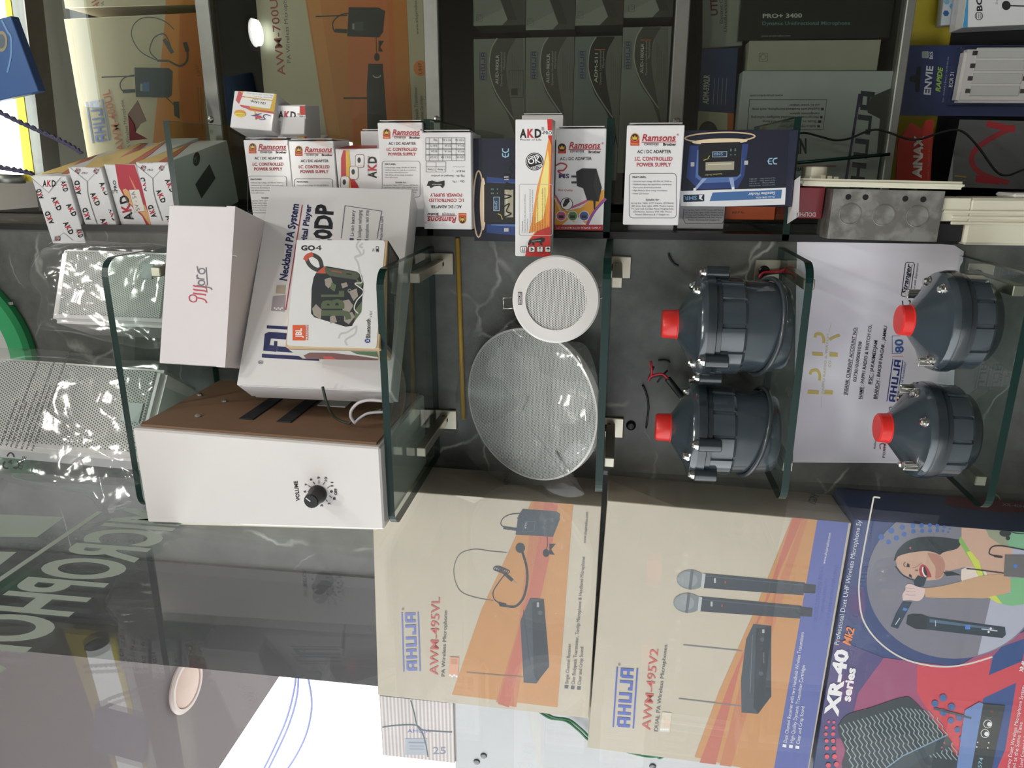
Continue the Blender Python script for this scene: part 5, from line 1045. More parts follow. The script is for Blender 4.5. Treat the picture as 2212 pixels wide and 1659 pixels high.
# receiver unit with dials, dots, small print
P.dots([(1222, 1278, 20), (1178, 1310, 19), (1268, 1328, 20), (1224, 1358, 19), (1310, 1386, 18), (1264, 1402, 17), (1338, 1436, 15), (1300, 1452, 16), (1322, 1497, 13)], 18, (70, 106, 158))
P.poly([(1340, 1345), (1420, 1300), (1440, 1310), (1370, 1700), (1290, 1700)], (112, 138, 190)); P.poly([(1440, 1310), (1560, 1320), (1500, 1600), (1480, 1700), (1370, 1700)], (54, 58, 62)); P.line([(1172, 1335), (1375, 1388)], 12, (70, 84, 98))
for x, y in ((1465, 1420), (1450, 1472)): P.ring(x, y, 22, 3, WH); P.circ(x + 8, y + 2, 12, WH)
P.circ(1487, 1352, 8, (120, 60, 60)); P.txt('574', (1430, 1660), (1440, 1605), (150, 210, 226), 20); P.dots([(1410, 1520), (1405, 1545), (1470, 1522), (1465, 1550)], 4, WH)
for st, a, b in (('Fixed Frequency Duet Wireless Microphone System', (1560, 1790), (1668, 1212)), ('Can be Used at the Same Time', (1595, 1790), (1655, 1412)), ('Output with Level Control & Display', (1632, 1780), (1690, 1430))): P.txt(st, a, b, (232, 228, 232), 20)
P.txt('XR-40', (1655, 1138), (1670, 1080), WH, 20, bold=.03); P.done()
P = c3.face('R', (1900, 900), 6.913); P.poly([(950, 900), (2300, 900), (2300, 1430), (1800, 1430), (1000, 1320)], (120, 36, 62)); P.txt('XR-40HL', (1780, 1260), (2150, 1210), (200, 180, 190), 40) ; P.txt('XR-40H', (1830, 1330), (2160, 1360), (200, 180, 190), 40); P.done()
pl = box('carton_plinth', (-.86, -.10, 0), (-.42, -.003, .851), mat('plinth_paint', (150, 148, 144), .5)); tag(pl, 'low grey plinth under the stacked microphone cartons', 'plinth')

# ------------------------------------------------------------------ outside: metal cabinet, tied carton, green cord, drop wires
cab = empty('metal_cabinet', (-1.35, .20, 0), 'pale grey metal cabinet standing outside behind the microphone cartons', 'cabinet')
CM = mat('pale_grey_metal', (200, 200, 200), .4, .1, var=.03)
box('body', (-.60, -.05, 0), (.515, .35, 1.711), CM, cab, .004)
for (x, y) in ((1045, 1632), (1030, 1645), (1045, 1505), (1215, 1526), (1410, 1655)):
    q = atY(x, y, .15); bobj('rivet', lathe_bm([(0, .004), (.005, .0028), (.0065, 0)], 14), mat('rivet_metal', (120, 120, 124), .3, .7), cab, mw=Matrix.Translation((q[0] + 1.35, -.0502, q[2])) @ Matrix.Rotation(PI / 2, 4, 'X'))
CORR = bpy.data.materials.new('ribbed_card'); CORR.use_nodes = True; nt = CORR.node_tree; b = nt.nodes['Principled BSDF']; tc = nt.nodes.new('ShaderNodeTexCoord'); wv = nt.nodes.new('ShaderNodeTexWave'); wv.bands_direction = 'Z'; wv.inputs['Scale'].default_value = 45
nt.links.new(tc.outputs['Object'], wv.inputs['Vector']); cr = nt.nodes.new('ShaderNodeValToRGB'); cr.color_ramp.elements[0].color = (*lin((202, 188, 184)), 1); cr.color_ramp.elements[1].color = (*lin((240, 234, 232)), 1); nt.links.new(wv.outputs['Fac'], cr.inputs[0]); nt.links.new(cr.outputs[0], b.inputs['Base Color']); b.inputs['Roughness'].default_value = .6
ac = Carton('tied_carton', ((-1.0180, .215, 1.7112), (0, 0, 0), (.136, .13, .140)), CORR, 'pale ribbed carton tied with cord, standing on the grey metal cabinet', 'box')
P = ac.face('F', (820, 1480), 3.3515); P.rect(185, 385, 345, 505, (186, 192, 202)); P.txt('AHUJA', (200, 345), (370, 345), (120, 130, 190), 26); P.line([(210, 415), (330, 417)], 10, (150, 154, 166)); P.line([(215, 440), (320, 442)], 6, (160, 164, 174)); P.line([(215, 462), (325, 464)], 6, (160, 164, 174)); P.txt('25', (385, 500), (480, 500), (150, 160, 180), 50)
P.line(spl2([(20, 305), (120, 292), (260, 290), (310, 325), (420, 335), (525, 340)]), 9, (92, 112, 116)); P.line(spl2([(225, 110), (250, 200), (270, 290), (310, 350), (335, 430), (350, 520)]), 9, (92, 112, 116)); P.done()
P = ac.face('R', (820, 1480), 3.3515); P.poly([(0, 20), (240, 60), (220, 115), (0, 100)], (170, 172, 180)); P.txt('AU-40', (190, 62), (45, 40), (110, 114, 130), 26); P.done()
GC = mat('green_cord', (44, 120, 74), .5)
t = empty('green_cord', tuple(atY(1140, 1520, .13)), 'green tie cord sagging in front of the grey metal cabinet', 'cord')
for off in (0, 7):
    q = [tuple(Vector(atY(x + off, y - off * .3, .135)) - t.location) for x, y in ((1120, 1500), (1150, 1525), (1185, 1550), (1222, 1557), (1250, 1578), (1275, 1600), (1320, 1612), (1360, 1625), (1400, 1634), (1425, 1632), (1450, 1620))]
    tube('strand', spline(q), .0022, GC, t)
q = [tuple(Vector(atY(x, y, .132)) - t.location) for x, y in ((1412, 1632), (1420, 1620), (1436, 1622), (1432, 1634), (1422, 1636), (1428, 1622))]; tube('knot', spline(q), .0024, GC, t)
for i, pts in enumerate(([(638, 1440), (637, 1480), (620, 1550), (590, 1620), (560, 1680)], [(645, 1440), (642, 1500), (626, 1560), (600, 1620), (565, 1690)], [(660, 1440), (672, 1500), (672, 1540), (660, 1590), (635, 1640), (600, 1690)])):
    tag(tube('drop_wire', spline([atY(x, y, 3.2) for x, y in pts]), .0075, mat('blue_grey_wire', (120, 126, 170), .5)), 'thin drop wire hanging against the bright sky, %s' % ('leftmost of three', 'middle of three', 'thicker and knotted, rightmost of three')[i], 'wire', 'drop wires outside')

# ------------------------------------------------------------------ glass showcase behind the niche
sc = empty('showcase', (.30, .30, 0), 'aluminium framed glass showcase behind the niche shelves', 'showcase')
X0, X1 = -.092, 1.30
def inS(name, lo, hi, m, bevel=0.0): return box(name, (lo[0] - .30, lo[1] - .30, lo[2]), (hi[0] - .30, hi[1] - .30, hi[2]), m, sc, bevel)
BARS = [(2.131, .025), (1.753, .024), (1.367, .021), (1.046, .013)]
for z, h in BARS:
    inS('frame_rail', (X0, .292, z - h / 2), (X1, .318, z + h / 2), ALU, .0015)
    inS('shelf_board', (X0, .318, z - h / 2 + .002), (X1, .78, z + h / 2 - .002), DARK)
inS('frame_rail', (X0, .292, 2.455), (X1, .318, 2.49), ALU, .002)
for z in (2.143, 1.768, 1.380):
    q = {2.143: (455, 258), 1.768: (943, 258), 1.380: (1462, 262)}[z]; p = atY(q[0], q[1], .292)
    bobj('rivet', lathe_bm([(0, .004), (.0035, .0032), (.0055, .0012), (.006, 0)], 14), STEEL, sc, mw=Matrix.Translation((p[0] - .30, -.008, p[2])) @ Matrix.Rotation(PI / 2, 4, 'X'))
inS('back_panel', (X0, .775, 0), (X1, .785, 2.60), DARK); inS('side_panel', (X0 - .004, .285, 0), (X0, .785, 2.60), DARK); inS('side_panel', (X1, .285, 0), (X1 + .004, .785, 2.60), DARK)
inS('base', (X0, .30, 0), (X1, .775, .80), DARK)
for (za, zb_) in ((2.144, 2.455), (1.765, 2.119), (1.378, 1.741), (1.053, 1.356)):
    inS('glass_door', (X0, .302, za), (X1, .306, zb_), CASEG)
P2 = None
# microphone cartons, two upper bays
G_ = 'wireless microphone cartons in the showcase'
c = Carton('microphone_carton', ((.130, .41, 1.7652), (0, 0, 0), (.46, .13, .2985)), BEIGE, 'beige wireless microphone carton with a round orange mark, second bay of the showcase', 'box', G_)
P = c.face('F', (480, 0), 2.9625)
P.poly([(420, -700), (1150, -700), (1200, 500), (1230, 1000), (690, 1000), (600, 420)], (206, 128, 58)); P.poly([(800, -700), (1060, -700), (1130, 900), (830, 900), (805, 400)], (212, 116, 62)); P.poly([(430, -700), (520, -700), (760, 900), (690, 900)], (214, 142, 72))
P.txt('AWM-700UL', (405, 480), (345, -60), (176, 72, 62), 48, bold=.006); P.txt('PA Wireless Microphone', (440, 400), (405, -70), TXG, 24)
P.poly([(810, 46), (1000, 48), (1042, 70), (1030, 205), (1005, 240), (800, 232)], (42, 42, 44)); P.rect(848, 138, 903, 198, (70, 74, 84)); P.rect(832, 150, 846, 188, (150, 154, 156)); P.line([(598, 106), (800, 98)], 8, (42, 42, 44)); P.line(spl2([(820, 85), (760, 95), (710, 140), (715, 195), (740, 205)]), 8, (42, 42, 44)); P.line([(720, 195), (800, 200)], 26, (42, 42, 44))
P.line([(985, 235), (988, 340)], 5, (42, 42, 44)); P.circ(990, 365, 18, (42, 42, 44), 26); P.poly([(1000, 260), (1035, 262), (1012, 300), (1030, 330), (1000, 330)], (42, 42, 44))
P.poly([(935, 408), (1028, 408), (1062, 900), (930, 900), (925, 560)], (46, 44, 46)); P.line([(775, 628), (930, 628)], 12, (46, 44, 46)); P.ring(990, 480, 24, 6, (190, 186, 180), 12, 16, 0, PI)
P.circ(1268, 436, 43, (226, 130, 60), 50); P.txt('UHF', (1280, 474), (1276, 402), (110, 70, 50), 22, bold=.02); P.txt('www.ahujaradios.com', (1258, 220), (1240, -60), TXG, 18)
for i, (st, a, b) in enumerate((('Bodypack Transmitter', 800, 555), ('Transmitter Cartridges', 820, 612), ('both available', 800, 598))): P.txt(st, (1256 + i * 36, a), (1246 + i * 34, b), TXG, 20)
P.done()
c = Carton('microphone_carton', ((.018, .41, 2.1437), (0, 0, -1.0), (.440, .13, .272)), BEIGE, 'beige wireless microphone carton picturing a headset, top bay of the showcase', 'box', G_)
P = c.face('F', (0, 0), 2.9625)
P.poly([(1060, 80), (1275, 80), (1330, 1100), (960, 1100), (1000, 700)], (214, 138, 72)); P.poly([(1150, 80), (1275, 80), (1300, 500), (1310, 900), (1180, 900), (1140, 500)], (206, 118, 66))
P.line(spl2([(1115, 190), (1060, 140), (980, 112), (900, 120), (850, 170), (845, 240), (900, 330), (1000, 385)]), 6, (80, 90, 96)); P.line(spl2([(1010, 385), (960, 330), (975, 260), (1010, 225), (1060, 225), (1100, 320)]), 7, (80, 90, 96)); P.line([(1050, 250), (1105, 340)], 26, (90, 96, 100)); P.line([(1005, 388), (1085, 390)], 14, (90, 96, 100)); P.line(spl2([(1085, 392), (1140, 420), (1180, 410), (1200, 370), (1195, 290)]), 13, (72, 80, 86)); P.line([(1182, 270), (1200, 330)], 26, (60, 66, 72))
P.poly([(860, 432), (1080, 435), (1105, 455), (1100, 610), (1080, 625), (870, 622)], (64, 74, 88)); P.rect(915, 525, 955, 585, (80, 110, 160)); P.rect(898, 535, 912, 582, (150, 160, 164)); P.line([(650, 494), (860, 487)], 7, (64, 74, 88)); P.line(spl2([(860, 480), (800, 495), (770, 530), (775, 570), (800, 590)]), 7, (64, 74, 88)); P.line([(785, 585), (865, 580)], 22, (64, 74, 88)); P.line(spl2([(1065, 625), (1110, 670), (1130, 720)]), 6, (64, 74, 88)); P.poly([(1110, 650), (1145, 650), (1150, 760), (1115, 740)], (60, 68, 76))
P.txt('UHF', (1285, 485), (1270, 412), (150, 100, 60), 22, bold=.02); P.ahuja((682, 900), (640, 640), 70, (110, 130, 190)); P.txt('AWM-400UL', (800, 960), (700, 570), (196, 120, 100), 48, bold=.015); P.txt('PA Wireless Microphone', (840, 960), (790, 640), TXG, 22)
for k, v in enumerate((0, 1)): P.line([(1278 + 18 * k, 790 + 40 * k), (1265 + 18 * k, 560)], 5, (140, 110, 80))
P.done()
c = Carton('microphone_carton', ((.475, .41, 2.1437), (0, 0, 0), (.45, .13, .270)), BEIGE, 'beige wireless microphone carton cut by the frame edge, top bay of the showcase', 'box', G_)
P = c.face('F', (0, 0), 2.9625); P.poly([(1060, -400), (1275, -400), (1280, 62), (1060, 62)], (214, 138, 72)); P.txt('AWM-400', (640, 52), (590, -200), (176, 82, 72), 46, bold=.02); P.txt('PA Wireless', (668, 52), (655, -150), TXG, 20); P.done()

# single microphone boxes, third bay: four piled, second row beside them
GB = mat('grey_sleeve', (128, 132, 130), .35, coat=.4); GBL = mat('slate_sleeve', (116, 128, 130), .35, coat=.4)
zz = [(1.3792, .0755), (1.4552, .0745), (1.5302, .0780), (1.6088, .0845)]
spec = [('AUD-100XLR', 'wrapped grey microphone box, lowest of the pile, faded blue lettering', GB, 1337, -16), ('ADM-511', 'slate microphone box with a strong black curve, second lowest of the pile', GBL, 1238, 0), ('AUD-98XLR', 'wrapped grey microphone box, third of the pile, square stamp at its edge', GB, 1134, 0), ('AUD-98XLR', 'wrapped grey microphone box, topmost of the pile, boxed stamp at the lower half', GB, 1024, 0)]
M_ = 'microphone boxes in the third showcase bay'
XE = [.199, .187, .187, .1865]
for (z, h), (st, l, m, px, dy), xe in zip(zz, spec, XE):
    c = Carton('microphone_box', ((xe - .110, .372, z), (0, 0, 0), (.22, .075, h)), m, l, 'box', M_)
    P = c.face('F', (1000, 0), 4.608); ox = (px - 1024) * 4.608; oy = {1337: -110, 1238: -15, 1134: -10, 1024: 0}[px]
    q = lambda x, y: (x + ox, y + oy)
    dk = (26, 28, 28) if st == 'ADM-511' else (74, 74, 72)
    P.poly([q(*v) for v in spl2([(560, 380), (470, 480), (435, 620), (440, 800), (470, 980), (520, 1150), (640, 1500)], 5)] + [q(*v) for v in spl2([(560, 1500), (450, 1150), (330, 960), (270, 780), (255, 640), (290, 470), (345, 380)], 5)], dk)
    P.line([q(*v) for v in spl2([(342, 380), (285, 480), (262, 620), (268, 740), (320, 900), (430, 1080), (560, 1260)], 5)], 11, (168, 172, 170))
    P.poly([q(*v) for v in [(530, 380), (600, 380), (600, 1500), (560, 1500), (470, 980), (440, 800), (437, 620), (470, 480)]], (108, 110, 108))
    P.ahuja(q(220, 798), q(220, 522), 40, (58, 62, 120) if px != 1337 else (62, 72, 112)); P.txt(st, q(352, 838), q(358, 545), (200, 202, 198), 30, bold=.02); P.txt('Dynamic Unidirectional', q(392, 856), q(392, 520), (170, 172, 170), 20); P.txt('Microphone', q(420, 690), q(420, 522), (170, 172, 170), 20)
    if px in (1238, 1337): P.line([q(325, 508), q(430, 508)], 10, (190, 100, 60))
    for i in range(5): P.line([q(490 + i * 20, 920), q(490 + i * 20, 530 + i * 40)], 4, (84, 86, 84))
    if px == 1024: P.line([q(458, 703), q(600, 703), q(600, 972), q(458, 972)], 5, (40, 40, 40), True); P.poly([q(480, 880), (q(545, 880)), q(545, 950), q(480, 950)], (44, 44, 44))
    P.done()
r1 = [(1.3792, .0755, .2075, 'lowest'), (1.4552, .0745, .198, 'second'), (1.5302, .0780, .193, 'third'), (1.6088, .0845, .201, 'topmost')]
for (z, h, xs, nm), px in zip(r1, (1345, 1237, 1132, 1020)):
    c = Carton('microphone_box', ((xs + .115, .374, z), (0, 0, 0), (.22, .075, h)), GB, 'wrapped grey microphone box with chevron print in the row cut by the frame edge, %s' % nm, 'box', M_)
    P = c.face('F', (1000, 0), 4.608); ox = {1345: 1510, 1237: 1000, 1132: 505, 1020: 0}[px]; oy = {1345: -95, 1237: -30, 1132: 40, 1020: 0}[px]
    q = lambda x, y: (x + ox, y + oy)
    P.poly([q(340, 300), q(445, 195), q(350, -60), q(640, -60), q(640, 300)], (66, 68, 66) if px != 1237 else (62, 56, 54)); P.poly([q(360, -60), q(450, -60), q(540, 200), q(448, 200)], (52, 52, 50)); P.poly([q(100, 290), q(100, 230), q(400, 80), q(445, 195), q(350, 292)], (142, 144, 142)); P.rrect(q(137, 145)[0], q(137, 145)[1], q(198, 210)[0], q(198, 210)[1], 8, 4, (96, 98, 96)); P.ring(*q(168, 175), 20, 4, (96, 98, 96), 12)
    P.done()
# fourth bay
c = Carton('microphone_box', ((.29, .40, 1.2760), (0, 1, -4), (.235, .08, .062)), mat('silver_sleeve', (158, 160, 158), .3, coat=.5), 'silver wrapped microphone box with dark red letters, upper end of the fourth bay', 'box', M_)
P = c.face('F', (1300, 0), 2.9625); P.txt('UTP-', (742, 98), (735, -40), (116, 50, 54), 42, bold=.03); P.txt('Electret Condenser', (775, 150), (770, -150), (90, 92, 92), 20); P.txt('Unidirectional', (802, 205), (800, -60), (90, 92, 92), 20); P.done()
c = Carton('microphone_box', ((.085, .374, 1.2745), (0, 0, -1), (.165, .07, .056)), mat('blue_sleeve', (38, 56, 104), .35, coat=.4), 'blue microphone box with a cream end showing a dark disc, fourth bay', 'box', M_)
P = c.face('F', (1300, 0), 2.9625); P.poly([(610, 710), (845, 725), (838, 900), (605, 900)], (188, 184, 164)); P.poly([(805, 722), (845, 725), (838, 900), (800, 900)], (196, 104, 56)); P.circ(680, 850, 62, (52, 54, 56), 75); P.txt('ADM-59XLR', (682, 668), (690, 480), (206, 210, 212), 36, bold=.03, shear=.1)
for i in range(4): P.line([(712 + i * 26, 670), (722 + i * 26, 500)], 5, (120, 130, 164))
P.done()
for z0 in (1.0530,):
    tag(box('riser', (-.05, .40, 1.053), (.155, .76, 1.2735), mat('brown_carton', (96, 84, 70), .7)), 'plain dark brown carton supporting the small microphone boxes, fourth bay', 'box')
    c = Carton('microphone_carton', ((.285, .56, 1.053), (0, 0, 0), (.20, .30, .222)), mat('black_card', (30, 32, 33), .35, coat=.4), 'black carton with pale lettering, at the back of the fourth bay', 'box', G_)
c2_ = Carton('microphone_box', ((.40, .375, 1.0532), (0, 0, 0), (.445, .06, .2235)), mat('black_card', (0, 0, 0)), 'large black microphone carton with white and teal lettering, fourth bay', 'box', M_)
P = c2_.face('F', (1300, 0), 2.9625); P.txt('PRO+ 3400', (1030, 115), (1282, 112), (190, 192, 192), 26, bold=.03); P.txt('Dynamic Unidirectional Microphone', (1027, 160), (1590, 158), (96, 140, 150), 22, bold=.015); P.txt('www.ahujaradios.com', (1020, 236), (1207, 234), (150, 150, 150), 13); P.done()
c = Carton('microphone_box', ((.152, .355, 1.0695), (0, 0, .6), (.043, .05, .1920)), mat('pale_sleeve', (172, 170, 162), .5, var=.12), 'pale grey narrow carton with a chipped corner below the black carton', 'box', M_)
P = c.face('F', (1300, 0), 2.9625); P.rrect(1007, 340, 1060, 393, 4, 3, (120, 118, 112)); P.ring(1033, 364, 17, 3, (120, 118, 112), 12); P.done()
c = Carton('microphone_box', ((.0425, .350, 1.0532), (0, 0, .8), (.17, .08, .2180)), mat('pale_blue_card', (186, 192, 202), .4, var=.08, coat=.2), 'pale carton with inverted feature list and torn dirty edge, fourth bay', 'box', M_)
P = c.face('F', (1300, 0), 2.9625)
P.txt('www.ahujaradios.com', (1160, 604), (948, 606), (70, 74, 84), 16); P.line([(945, 638), (1440, 638), (1415, 830), (930, 835)], 3, (80, 84, 96), True)
for y, st, a, b in ((665, 'and AC power adaptor', 1395, 1200), (690, '■ Supplied with headband microphone, neck strap', 1420, 960), (720, 'management system.', 1395, 1200), (742, '■ Microprocessor controlled intelligent recharging', 1412, 955), (770, '■ Built-in rechargeable battery.', 1405, 1025), (800, '■ Built-in MP3 Digital Player', 1395, 1140)): P.txt(st, (a, y), (b, y + 2), (62, 66, 76), 15)
P.line([(1650, 600), (1560, 1160)], 16, (58, 44, 96)); P.ahuja((1662, 1320), (1748, 590), 90, (46, 50, 76), bars=False); P.txt('IN', (1250, 980), (1310, 980), (34, 36, 40), 90, bold=.04); P.line([(1200, 1062), (1500, 1062)], 5, (170, 50, 60)); P.txt('NECKBAND', (1200, 1098), (1310, 1090), (34, 36, 40), 22, bold=.03)
P.poly([(1720, 620), (1860, 560), (1880, 1000), (1760, 980), (1780, 760), (1700, 720)], (60, 62, 64)); P.done()

# lowest bay: blister packs and earphone carton in front of a yellow sheet
ys = box('yellow_sheet', (-.04, .40, .802), (.60, .404, 1.03), YEL); tag(ys, 'yellow backing sheet behind the hanging blister packs', 'sheet')
ds = box('dark_sheet', (-.04, .392, .802), (.60, .396, .948), mat('black_sheet', (36, 37, 40), .6)); tag(ds, 'black backing sheet overlapping the yellow one', 'sheet')
en = Carton('charger_pack', ((.1135, .345, .8030), (-1, 0, .8), (.1000, .0015, .2230)), mat('navy_blister_card', (34, 48, 92), .35, coat=.4), 'navy blister pack with a white four-slot battery charger', 'pack', 'hanging packs in the lowest bay', 0)
P = en.face('F', (1652, 0), 2.9625)
P.txt('ENVIE', (1060, 608), (1078, 424), (206, 212, 222), 42, bold=.03); P.txt('RAPIDE', (1122, 588), (1140, 430), (150, 190, 70), 30, bold=.03, shear=.2); P.txt('Size : AA/AAA | Battery : Ni-MH/Ni-Cd', (1144, 655), (1180, 365), (150, 160, 180), 11); P.txt('ECR 31', (1200, 558), (1212, 462), (220, 224, 230), 22, bold=.02); P.txt('BIS', (1075, 378), (1076, 330), (206, 212, 222), 20, bold=.02); P.rrect(1005, 328, 1050, 372, 6, 0, K, (150, 160, 170)); P.txt('80', (1040, 366), (1040, 334), (120, 150, 60), 22)
P.poly([(975, 430), (1000, 425), (990, 590), (965, 590), (965, 530), (925, 520), (930, 490), (970, 480)], (22, 26, 34)); P.done()
ch = [atY(x, y, .343) for x, y in ((2070, 226), (2072, 113), (2230, 110), (2230, 226))]
x0, x1 = ch[0][0], ch[1][0]
tch = bobj('charger_body', bxm((x0 - en.M.translation.x, -.022, .806 - .803), (x1 - en.M.translation.x, -.0008, .952 - .803), .004, 2), MW, en.o)
for k in range(4):
    xx = x0 + (x1 - x0) * (.14 + .235 * k) - en.M.translation.x
    bobj('slot', bxm((xx - .0012, -.0232, .064), (xx + .0135, -.0205, .134), .001), mat('slot_white', (206, 206, 204), .4), en.o)
    for zc in (.060, .136): bobj('contact', bxm((xx + .003, -.0242, zc - .003), (xx + .009, -.0218, zc + .003)), mat('contact_metal', (96, 94, 96), .3, .8), en.o)
bobj('display_window', bxm((x0 - en.M.translation.x + .013, -.0228, .004), (x1 - en.M.translation.x - .010, -.021, .034)), BLACK, en.o)
bobj('blister', bxm((x0 - en.M.translation.x - .005, -.025, .001), (x1 - en.M.translation.x + .004, -.0007, .156), .003), glass('blister_film', (.95, .96, .96), .05, .05), en.o)
am = Carton('test_lead_pack', ((.0065, .340, .803), (0, 0, 1.5), (.1000, .001, .135)), mat('pack_film_grey', (120, 122, 120), .4), 'clear bag of red test leads with a torn red header card', 'pack', 'hanging packs in the lowest bay', 0)
P = am.face('F', (1652, 0), 2.9625)
P.poly([(1110, 770), (1700, 740), (1700, 1300), (1090, 1300)], (96, 98, 98)); P.poly([(1095, 760), (1215, 765), (1200, 1180), (1085, 1180)], (150, 152, 150)); P.txt('C HD HIGH GRADE/COPPER', (1158, 1180), (1166, 825), (70, 70, 72), 20)
P.line(spl2([(1600, 810), (1440, 890), (1340, 970), (1330, 1050), (1400, 1120), (1560, 1170)]), 34, (150, 48, 54)); P.line(spl2([(1600, 830), (1460, 800), (1420, 790)]), 40, (170, 44, 50)); P.line([(1350, 1145), (1500, 1160)], 44, (160, 40, 50)); P.line([(1215, 1125), (1290, 1132)], 8, (170, 140, 70)); P.done()
hp_ = [(935, 785), (1000, 825), (1030, 770), (1082, 765), (1060, 1160), (840, 1150), (850, 905)]
W_ = [atY(1652 + x / 2.9625, y / 2.9625, .3385) for x, y in hp_]; L_ = [am.M.inverted() @ Vector(w) for w in W_]
n = len(L_); HV = [(v.x, -.0016, v.z) for v in L_] + [(v.x, -.0006, v.z) for v in L_]
hd = mobj('header_card', HV, [tuple(range(n)), tuple(range(n, 2 * n))[::-1]] + [(i, n + i, n + (i + 1) % n, (i + 1) % n) for i in range(n)], mat('red_header', (196, 56, 44), .4, var=.12, scale=60, bump=.2), am.o)
bpy.context.view_layer.update()
wp = am.M @ Vector((0, -.0017, .13)); P = Print(hd, tuple(wp), (0, -1, 0), (1652, 0), 2.9625); P.txt('AiNAX', (1000, 1140), (1015, 870), (232, 228, 222), 54, bold=.05); P.txt('SMART TECHNO BASED LY', (1052, 1150), (1062, 880), (210, 120, 100), 14); P.done()
be = Carton('earphone_box', ((.285, .335, .803), (0, 0, -1.5), (.192, .05, .165)), mat('white_gloss_card', (228, 230, 232), .35, coat=.3), 'white and blue carton with a lapel microphone picture, corner of the lowest bay', 'box', 'hanging packs in the lowest bay')
P = be.face('F', (1652, 0), 2.9625); P.poly([(1245, -100), (1305, -100), (1298, 175), (1240, 175)], (70, 156, 206)); P.txt('BOYA', (1392, 70), (1384, -120), (40, 42, 46), 34, bold=.03); P.ring(1370, 102, 24, 4, (50, 52, 56), 20)
for i in range(3): P.line([(1355 + i * 14, 86), (1355 + i * 14, 118)], 3, (50, 52, 56))
P.circ(1545, 35, 28, (44, 44, 48), 30); P.line([(1560, 36), (1700, 40)], 8, (44, 44, 48)); P.txt('Du', (1490, 25), (1490, 0), GRY, 12); P.done()
hx = Carton('patterned_pack', ((.247, .37, .938), (0, 0, -2), (.10, .02, .042)), mat('pale_pack', (206, 216, 222), .4), 'small pale pack with blue hexagon pattern beside the lapel microphone carton', 'pack', 'hanging packs in the lowest bay')
P = hx.face('F', (1652, 0), 2.9625)
for x, y, cc in ((1160, 85, (50, 100, 160)), (1200, 40, (110, 170, 210)), (1165, 10, (130, 180, 210)), (1215, 100, (70, 120, 180)), (1235, 5, (60, 110, 170)), (1195, 0, (180, 200, 212))): P.circ(x, y, 20, cc, n=6)
P.done()
st_ = box('pack_step', (.19, .36, .803), (.31, .38, .9375), DARK); tag(st_, 'dark step under the hexagon patterned pack', 'stand')

# ------------------------------------------------------------------ niche bottom: switch boxes
GM = bpy.data.materials.new('galvanised_sheet'); GM.use_nodes = True; nt = GM.node_tree; b = nt.nodes['Principled BSDF']; tc = nt.nodes.new('ShaderNodeTexCoord'); n1 = nt.nodes.new('ShaderNodeTexNoise'); n1.inputs['Scale'].default_value = 60; n1.inputs['Detail'].default_value = 7; n1.inputs['Distortion'].default_value = .3
nt.links.new(tc.outputs['Object'], n1.inputs['Vector']); cr = nt.nodes.new('ShaderNodeValToRGB'); cr.color_ramp.elements[0].position = .42; cr.color_ramp.elements[1].position = .62; cr.color_ramp.elements[0].color = (*lin((112, 111, 106)), 1); cr.color_ramp.elements[1].color = (*lin((144, 144, 139)), 1)
nt.links.new(n1.outputs['Fac'], cr.inputs[0]); nt.links.new(cr.outputs[0], b.inputs['Base Color']); b.inputs['Roughness'].default_value = .5; b.inputs['Metallic'].default_value = .35
mbx = Carton('switch_box', ((-.0615, -.0130, 1.0900), (1.4, 0, 1.0), (.0561, .0527, .1190)), GM, 'grey galvanised metal switch box with round knockouts and a cream cover plate', 'switch box', 'switch boxes in the niche', .0006)
def on_face(x, y): q = atY(1652 + x / 2.9625, y / 2.9625, -.0394); return mbx.M.inverted() @ Vector(q)
for (x, y) in ((545, 1370), (760, 1378), (975, 1385)):
    p = on_face(x, y); k = bobj('knockout', lathe_bm([(.0118, 0), (.0122, .0008), (.0112, .0010), (.0108, .0003), (0, .0003)], 36), GM, mbx.o, mw=Matrix.Translation((p.x, -.02635, p.z)) @ Matrix.Rotation(PI / 2, 4, 'X'))
HOLE = mat('hole_dark', (16, 16, 17), .8)
for (x, y) in ((535, 1260), (645, 1262), (900, 1272), (1015, 1276)):
    p = on_face(x, y); bobj('fixing_hole', lathe_bm([(.0028, 0), (.0032, .0004), (0, .0004)], 20), HOLE, mbx.o, mw=Matrix.Translation((p.x, -.02635, p.z)) @ Matrix.Rotation(PI / 2, 4, 'X'))
zp0, zp1 = atY(2072, 398, -.03)[2] - 1.090, atY(1722, 392, -.03)[2] - 1.090
cp = bobj('cover_plate', bxm((.0300, -.034, zp0), (.0385, .050, zp1), .003, 3), CREAM, mbx.o)
for (z, w, hgt) in ((.146, .016, .010), (.112, .010, .007), (.098, .007, .006)):
    pass
kz = atY(1763, 376, -.02)[2] - 1.090
kb = bobj('regulator_knob', lathe_bm([(.0155, 0), (.0155, .002), (.0140, .003), (.0135, .0125), (.0125, .0135), (0, .0135)], 36), CREAM, mbx.o, mw=Matrix.Translation((.0385, .004, kz)) @ Matrix.Rotation(PI / 2, 4, 'Y')); autosmooth(kb)
for k in range(3):
    zc = atY(1772 + 14 * k, 384, -.02)[2] - 1.092; bobj('rocker', bxm((.0380, -.012, zc - .0025), (.0425 - k * .0007, .016, zc + .0025), .0006), CREAM, mbx.o)
for zc in (atY(1850, 404, -.03)[2] - 1.09, atY(1975, 406, -.03)[2] - 1.09): bobj('plate_screw', lathe_bm([(0, .0022), (.003, .0018), (.0035, 0)], 12), STEEL, mbx.o, mw=Matrix.Translation((.0292, -.018, zc)) @ Matrix.Rotation(-PI / 2, 4, 'Y'))
